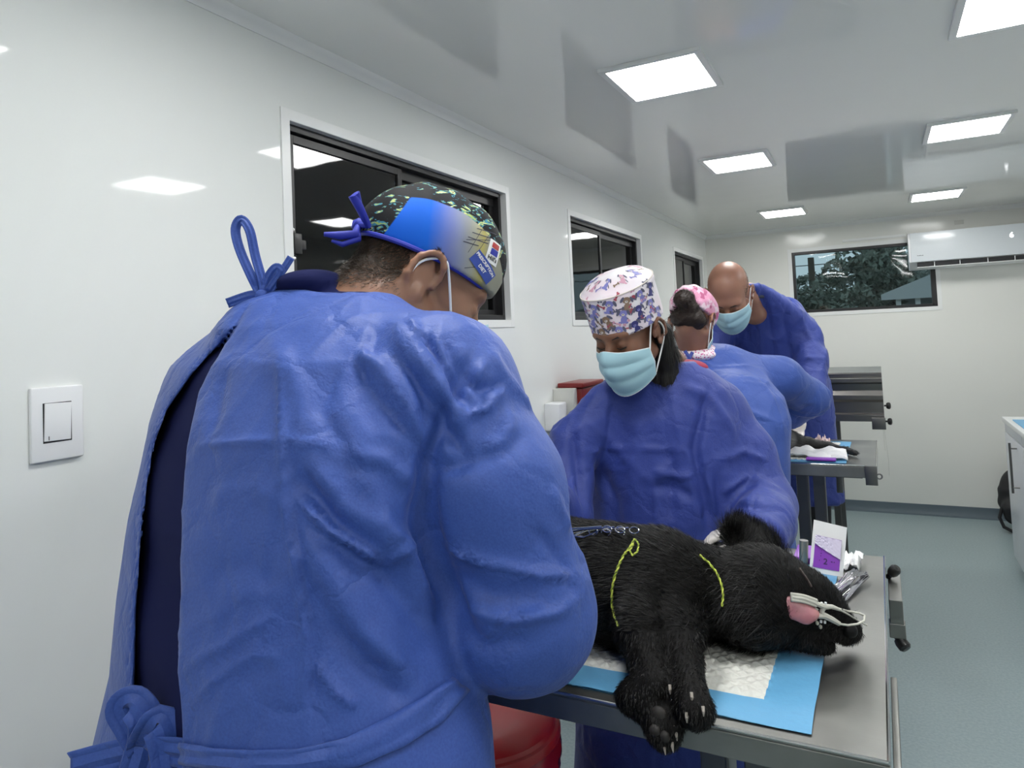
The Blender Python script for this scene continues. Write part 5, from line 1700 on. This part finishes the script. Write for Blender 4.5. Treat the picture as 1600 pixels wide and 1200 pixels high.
def build_dog():
    root = thing('dog', 'black dog lying sedated on the foreground table, front paws hanging over the edge', 'dog', (.85, 1.05, 1.037))
    o = onz
    sk = o(1205, 928, 1.102)
    parts = [chain([((.48, 1.13, 1.118), .070), ((.66, 1.12, 1.117), .078), (o(960, 910, 1.115), .079), (o(1020, 912, 1.112), .077)], .03),
             ell(o(1030, 925, 1.108), (.066, .080, .072)),
             cone(o(1055, 925, 1.105), o(1165, 925, 1.10), .062, .062)]
    body = union(parts, .04)
    head = union([ell(sk, (.057, .068, .060)), cone(sk + [.01, -.01, 0], o(1262, 942, 1.095), .053, .040), cone(o(1262, 940, 1.098), o(1322, 984, 1.060), .038, .021),
                  ell(o(1180, 960, 1.088), (.055, .05, .045))], .025)
    jaw = union([cone(o(1200, 968, 1.075), o(1290, 1008, 1.051), .036, .013)], .01)
    earc = at(1165, 842, 1.145)
    eR_ = Fr(earc, ray(1165, 842), (.3, 0, 1)).R
    ear = union([ell(earc, (.036, .012, .022), eR_), cone(at(1150, 832, 1.145), at(1133, 824, 1.14), .016, .006), cone(at(1185, 855, 1.145), sk, .024, .035), cone(earc, sk, .014, .03)], .012)
    hd = lambda P: smin(smin(head(P), jaw(P), .006), ear(P), .015)
    legA = chain([(o(1012, 925, 1.118), .046), (o(1004, 985, 1.096), .037), (o(1012, 1035, 1.076), .0235), (o(1022, 1072, 1.064), .0200), (np.array([1.020, .835, 1.050]), .019), (at(1031, 1122, .838), .020)], .014)
    legB = chain([(o(1058, 930, 1.112), .044), (o(1058, 985, 1.092), .034), (o(1068, 1040, 1.072), .0225), (o(1076, 1080, 1.062), .0205), (o(1082, 1100, 1.060), .020)], .014)
    pawA = union([ell(at(1036, 1138, .828), (.021, .021, .024))] + [chain([(at(x, y, .822), .010), (at(x2, y2, .815), .0095)]) for x, y, x2, y2 in ((1022, 1135, 1024, 1150), (1033, 1145, 1037, 1160), (1044, 1140, 1049, 1158), (1050, 1125, 1056, 1140))], .008)
    pB = o(1086, 1110, 1.058)
    pawB = union([ell(pB, (.023, .022, .018))] + [cone(o(x, y, 1.052), o(x + 2, y + 12, 1.046), .010, .009) for x, y in ((1068, 1108), (1080, 1113), (1090, 1114), (1098, 1108))], .008)
    hind = chain([((.50, 1.08, 1.13), .06), ((.50, .98, 1.10), .045), ((.56, .90, 1.075), .025)], .02)
    bh = lambda P: smin(smin(body(P), hd(P), .03), hind(P), .02)
    f = lambda P: (lambda d0: np.minimum(smin(d0, smin(legA(P), pawA(P), .010), .016), smin(d0, smin(legB(P), pawB(P), .010), .016)))(bh(P))
    mouth = cone(o(1268, 975, 1.09), o(1325, 1006, 1.055), .005, .011)
    fm = lambda P: -smin(-f(P), mouth(P), .006)
    ff = lambda P: np.where((P[:, 1] > .852) & (P[:, 0] < 1.293), np.maximum(fm(P), 1.0375 - P[:, 2]), fm(P))
    v, q = surf(ff, (.36, .70, .93), (1.36, 1.36, 1.28), .0048)
    v = relax(v, q, 1, .3)
    nr = vnormals(v, q)
    v = v + nr * (.0030 * nz(v, 14, 3) + .0015 * nz(v, 40, 4))[:, None]
    mesh_obj('body', v, q, M['fur'], root)
    bv = BVHTree.FromPolygons([tuple(p) for p in v], [tuple(map(int, k)) for k in q])

    def hit(x, y, off=0.0):
        h = bv.ray_cast(Vector(CAM), Vector(ray(x, y)).normalized())
        r = ray(x, y); r /= np.linalg.norm(r)
        return (np.array(h[0]) - r * off) if h[0] is not None else None

    def comb(p):
        c = np.tile([-.9, -.15, -.25], (len(p), 1))
        Q, dd = px(p)
        leg = Q[:, 1] > 985
        c[leg] = [0.05, -.6, -.6]
        hdm = Q[:, 0] > 1190
        c[hdm & ~leg] = [-.8, .5, .1]
        return c
    def Lf(p):
        Q, dd = px(p)
        return np.where(Q[:, 1] > 1010, .006, np.where(Q[:, 0] > 1225, .0075, np.where(Q[:, 1] > 960, .010, .014)))
    strands('fur', v, q, lambda P: ((P[:, 0] > .72)).astype(float) + .05, 90000, Lf, .00035, M['furs'], root, comb=comb, lift=.28, seed=2, jit=.22)
    # longer hair: ear tuft, chest and elbow
    e0 = at(1165, 838, 1.145); e1 = at(1000, 1000, 1.02)

    def mk(P): return np.exp(-(np.linalg.norm(P - e0, axis=1) / .045) ** 2) + .9 * np.exp(-(np.linalg.norm(P - at(1210, 866, 1.14), axis=1) / .04) ** 2) + 1e-9
    strands('long_hair', v, q, mk, 8000, .030, .00035, M['furs'], root, comb=lambda p: np.tile([.15, .3, .9], (len(p), 1)), lift=.35, seed=5, jit=.35)
    e2 = onz(995, 985, 1.06)
    strands('long_hair', v, q, lambda P: np.exp(-(np.linalg.norm(P - e2, axis=1) / .03) ** 2) + 1e-9, 1800, .045, .0004, M['furs'], root, comb=lambda p: np.tile([-.8, -.6, -.1], (len(p), 1)), lift=.15, seed=6, jit=.3)
    e3 = onz(1130, 990, 1.06)
    strands('long_hair', v, q, lambda P: np.exp(-(np.linalg.norm(P - e3, axis=1) / .06) ** 2) + 1e-9, 2200, .028, .0004, M['furs'], root, comb=lambda p: np.tile([-.3, -.9, -.2], (len(p), 1)), lift=.2, seed=7, jit=.3)
    # tongue
    c = hit(1248, 954, .006); tw = ray(1248, 954); tw /= np.linalg.norm(tw)
    F_ = Fr(c, tw, (0, 0, 1))
    tg = union([ell(F_.pt(-.004, 0, .002), (.0165, .006, .015), F_.R), ell(F_.pt(-.012, 0, .008), (.010, .005, .009), F_.R), ell(F_.pt(.008, 0, -.004), (.012, .006, .013), F_.R), ell(F_.pt(.016, .004, -.002), (.010, .006, .009), F_.R)], .006)
    v2, q2 = surf(tg, c - .04, c + .045, .0016)
    mesh_obj('tongue', v2, q2, M['pink'], root)
    nn = hit(1327, 985, -.003)
    if nn is not None:
        v2, q2 = surf(union([ell(nn, (.011, .012, .010))], .01), nn - .03, nn + .03, .0025)
        mesh_obj('nose', v2, q2, M['nose'], root)
    # teeth and gum along the lip
    b = MB()
    for x, y in ((1274, 966), (1277, 973), (1282, 979)):
        p = hit(x, y, .002)
        if p is not None: b.lathe([(0, -.004), (.0022, -.002), (.0024, .001), (0, .003)], p, (0, 0, 1), 8)
    b.build('teeth', mat('teeth', (.7, .66, .55), .3), root)
    # closed eye
    P = [hit(x, y, .0015) for x, y in ((1249, 888), (1256, 897), (1262, 906), (1268, 917))]
    MB().tube([p for p in P if p is not None], .0016, 6).build('eyelid', mat('eyelid', (.05, .035, .03), .4), root)
    # claws
    for (x, y, d) in ((1056, 1148, .808), (1050, 1166, .806), (1038, 1170, .808), (1053, 1134, .812)):
        p = at(x, y, d)
        MB().tube([p + [0, 0.002, .006], p + [0.001, -.002, .001], p + [.002, -.003, -.005]], [.0020, .0018, .0005], 8).build('claw', M['claw'], root)
    for (x, y) in ((1046, 1078), (1080, 1090), (1098, 1112), (1072, 1122)):
        p = hit(x, y, .001)
        if p is None: continue
        MB().tube([p + [0, 0.002, .005], p + [0.001, -.001, .001], p + [.001, -.001, -.0045]], [.0020, .0019, .0006], 8).build('claw', M['claw'], root)
    # paw pads
    for (x, y, r_) in ((1030, 1118, .011), (1024, 1142, .008), (1038, 1150, .008)):
        p = hit(x, y, -.004)
        if p is None: continue
        v2, q2 = surf(ell(p, (r_, .006, r_)), p - .02, p + .02, .0025)
        mesh_obj('paw_pad', v2, q2, M['pawpad'], root)
    # ---- clip on the tongue
    t = thing('pulse_oximeter_clip', 'grey plastic sensor clip with a thin cable, clamped on the dog tongue', 'sensor clip', tuple(hit(1262, 945, .008)))
    dC = float((hit(1262, 945, .012) - CAM) @ MR[2]) - .004; ct = lambda x, y, k=0: at(x, y, dC + k)
    b = MB()
    n_ = -ray(1270, 950); n_ /= np.linalg.norm(n_)
    ribbon(b, [ct(1236, 933), ct(1256, 936), ct(1276, 943)], .0105, n_)
    ar = b.build('clip_arm', M['clipg'], t, solid=.005)
    b = MB().tube([ct(1272, 942), ct(1288, 948), ct(1300, 948), ct(1313, 953)], [.003, .004, .003, .002], 8).tube([ct(1270, 962), ct(1288, 962), ct(1300, 968), ct(1312, 975)], [.003, .0045, .004, .003], 8).tube([ct(1288, 946), ct(1284, 956), ct(1288, 964)], [.004, .003, .004], 8)
    b.tube([ct(1276, 950), ct(1272, 957), ct(1276, 962)], .003, 8)
    b.build('spring_body', M['clipg'], t)
    for x, y in ((1284, 941), (1290, 941), (1283, 969), (1289, 970)):
        MB().tube([ct(x, y), ct(x, y + 4)], .0016, 8).build('pin', M['white'], t)
    MB().tube([ct(1312, 975), ct(1325, 977), ct(1340, 975), ct(1350, 970, .01), ct(1351, 962, .02), ct(1342, 958, .03), ct(1325, 955, .03), ct(1308, 950, .02)], .0015, 8).build('cable', M['clipg'], t)
    MB().tube([ct(1310, 952), ct(1322, 958, .01), ct(1338, 968, .03), ct(1352, 976, .05), ct(1355, 977, .05)], .0012, 8).build('cable', M['clipg'], t)

    # ---- cords
    M['cord'] = mat('cord_yellow', (.62, .68, .10), .5); M['cordd'] = mat('cord_green', (.28, .36, .03), .5)

    def cord(b, pts, r=.0014):
        pts = [p for p in pts if p is not None]
        Q = []
        for i in range(len(pts) - 1):
            for k in range(8): Q.append(pts[i] * (1 - k / 8) + pts[i + 1] * k / 8)
        Q.append(pts[-1]); Q = np.array(Q)
        for ph, mi in ((0, 0), (math.pi, 1)):
            R_ = []
            for i, p in enumerate(Q):
                tt = Q[min(i + 1, len(Q) - 1)] - Q[max(i - 1, 0)]; tt /= np.linalg.norm(tt)
                u = np.cross(tt, [0.3, .4, .8]); u /= np.linalg.norm(u); w_ = np.cross(tt, u); a = ph + i * .9
                R_.append(p + (u * math.cos(a) + w_ * math.sin(a)) * r * .8)
            b.tube(R_, r, 6, mi)
    b = MB()
    cord(b, [hit(x, y, .003) for x, y in ((992, 842), (984, 856), (974, 868), (966, 885), (960, 902), (956, 922), (956, 945), (960, 962), (966, 978))], .0012)
    cord(b, [hit(x, y, .004) for x, y in ((992, 842), (998, 850), (996, 862), (988, 868), (984, 860), (990, 850))], .0009)
    o_ = b.build('restraint_cord', [M['cord'], M['cordd']], loc=tuple(hit(960, 902, 0))); tag(o_, 'yellow green twisted cord looped around the chest of the black dog', 'cord')
    b = MB()
    cord(b, [at(1048, 842, 1.17), at(1055, 838, 1.17), at(1066, 840, 1.165), at(1076, 848, 1.16), at(1084, 855, 1.155)] + [hit(x, y, .003) for x, y in ((1094, 868), (1108, 880), (1120, 895), (1127, 912), (1130, 930), (1128, 948))], .0011)
    o_ = b.build('restraint_cord', [M['cord'], M['cordd']], loc=tuple(at(1085, 855, 1.155))); tag(o_, 'yellow green cord tied around the neck of the black dog', 'cord')
    # ---- forceps lying on the dog's flank
    names = ['steel forceps with ring handles on the dog flank, farthest left of three', 'steel forceps with ring handles on the dog flank, middle of three', 'steel forceps with ring handles on the dog flank, nearest the yellow cord']
    for k, (x, y) in enumerate(((938, 828), (958, 829), (980, 830))):
        base = hit(x, y + 4, .005)
        if base is None: base = at(x, y, 1.15)
        t = thing('surgical_forceps', names[k], 'forceps', tuple(base), 'forceps on the dog flank')
        dr = np.array([-.75, -.1, -.05]); sd_ = np.array([.1, -.2, 1.]) * .5
        for s_ in (-1, 1):
            cc = base + np.array([.011 * s_, 0, .006 + .003 * s_])
            ring = [cc - [0, 0, .003] + np.array([-.0 + .0072 * math.cos(a), .002 * math.sin(a), .0042 * math.sin(a)]) for a in np.linspace(0, 2 * math.pi, 17)]
            b = MB().tube(ring, .0010, 6).tube([cc + [-.008, 0, 0], base + dr * .06 + [0, 0, .006 * s_], base + dr * .12], .0014, 6)
            b.build('handle', M['chrome'], t)
    return v, q


build_dog()

# ------------------------------------------------------------------ black animal on the second table
M['fur2'] = mat('black_white_fur', (.01, .01, .01), .5)
tc = nd(M['fur2'], 'ShaderNodeTexCoord'); vm = nd(M['fur2'], 'ShaderNodeVectorMath', operation='DISTANCE')
P0 = onz(1228, 684, 1.03)
root = thing('cat', 'black animal with a white patch on the second table, foreleg stretched out', 'cat', (.9, 3.15, .97))
tb = union([chain([((.62, 3.2, 1.035), .065), (onz(1200, 690, 1.03), .058), (onz(1232, 688, 1.02), .040)], .03),
            chain([(onz(1238, 690, 1.015), .036), (onz(1262, 692, 1.0), .022), (onz(1295, 697, .988), .0145), (onz(1322, 704, .982), .012), (onz(1336, 708, .98), .0125)], .02),
            ell((.56, 3.2, 1.03), (.05, .06, .05)), ell((.53, 3.14, 1.075), (.015, .02, .03))], .03)
v, q = surf(lambda P: np.maximum(tb(P), .971 - P[:, 2]), (.44, 3.02, .96), (1.28, 3.32, 1.13), .006)
vm.inputs[1].default_value = tuple(np.array([1.005, 3.1, 1.03]) - np.array([.9, 3.15, .97])) 
pc = np.array(onz(1228, 686, 1.03)) - np.array([.9, 3.15, .97]); vm.inputs[1].default_value = tuple(pc)
lk(M['fur2'], tc.outputs['Object'], vm.inputs[0])
rr = ramp(M['fur2'], vm.outputs['Value'], [(.020, (.40, .39, .37)), (.045, (.010, .010, .010))]); lk(M['fur2'], rr.outputs[0], bsdf(M['fur2']).inputs['Base Color'])
mesh_obj('body', v, q, M['fur2'], root)
strands('fur', v, q, lambda P: np.ones(len(P)), 9000, .012, .0006, M['fur2'], root, comb=lambda p: np.tile([.9, 0, -.2], (len(p), 1)), lift=.25, seed=9, jit=.3)
crumple('gauze_swab', 'crumpled white gauze stained pink, beside the gloved hand on the second table', 'gauze', [(1.03, 3.18, .975), (1.10, 3.16, .975), (1.10, 3.25, .99), (1.03, 3.26, .98)], mat('gauze', (.78, .62, .60), .8), .05, 21, (1.06, 3.2, .975))
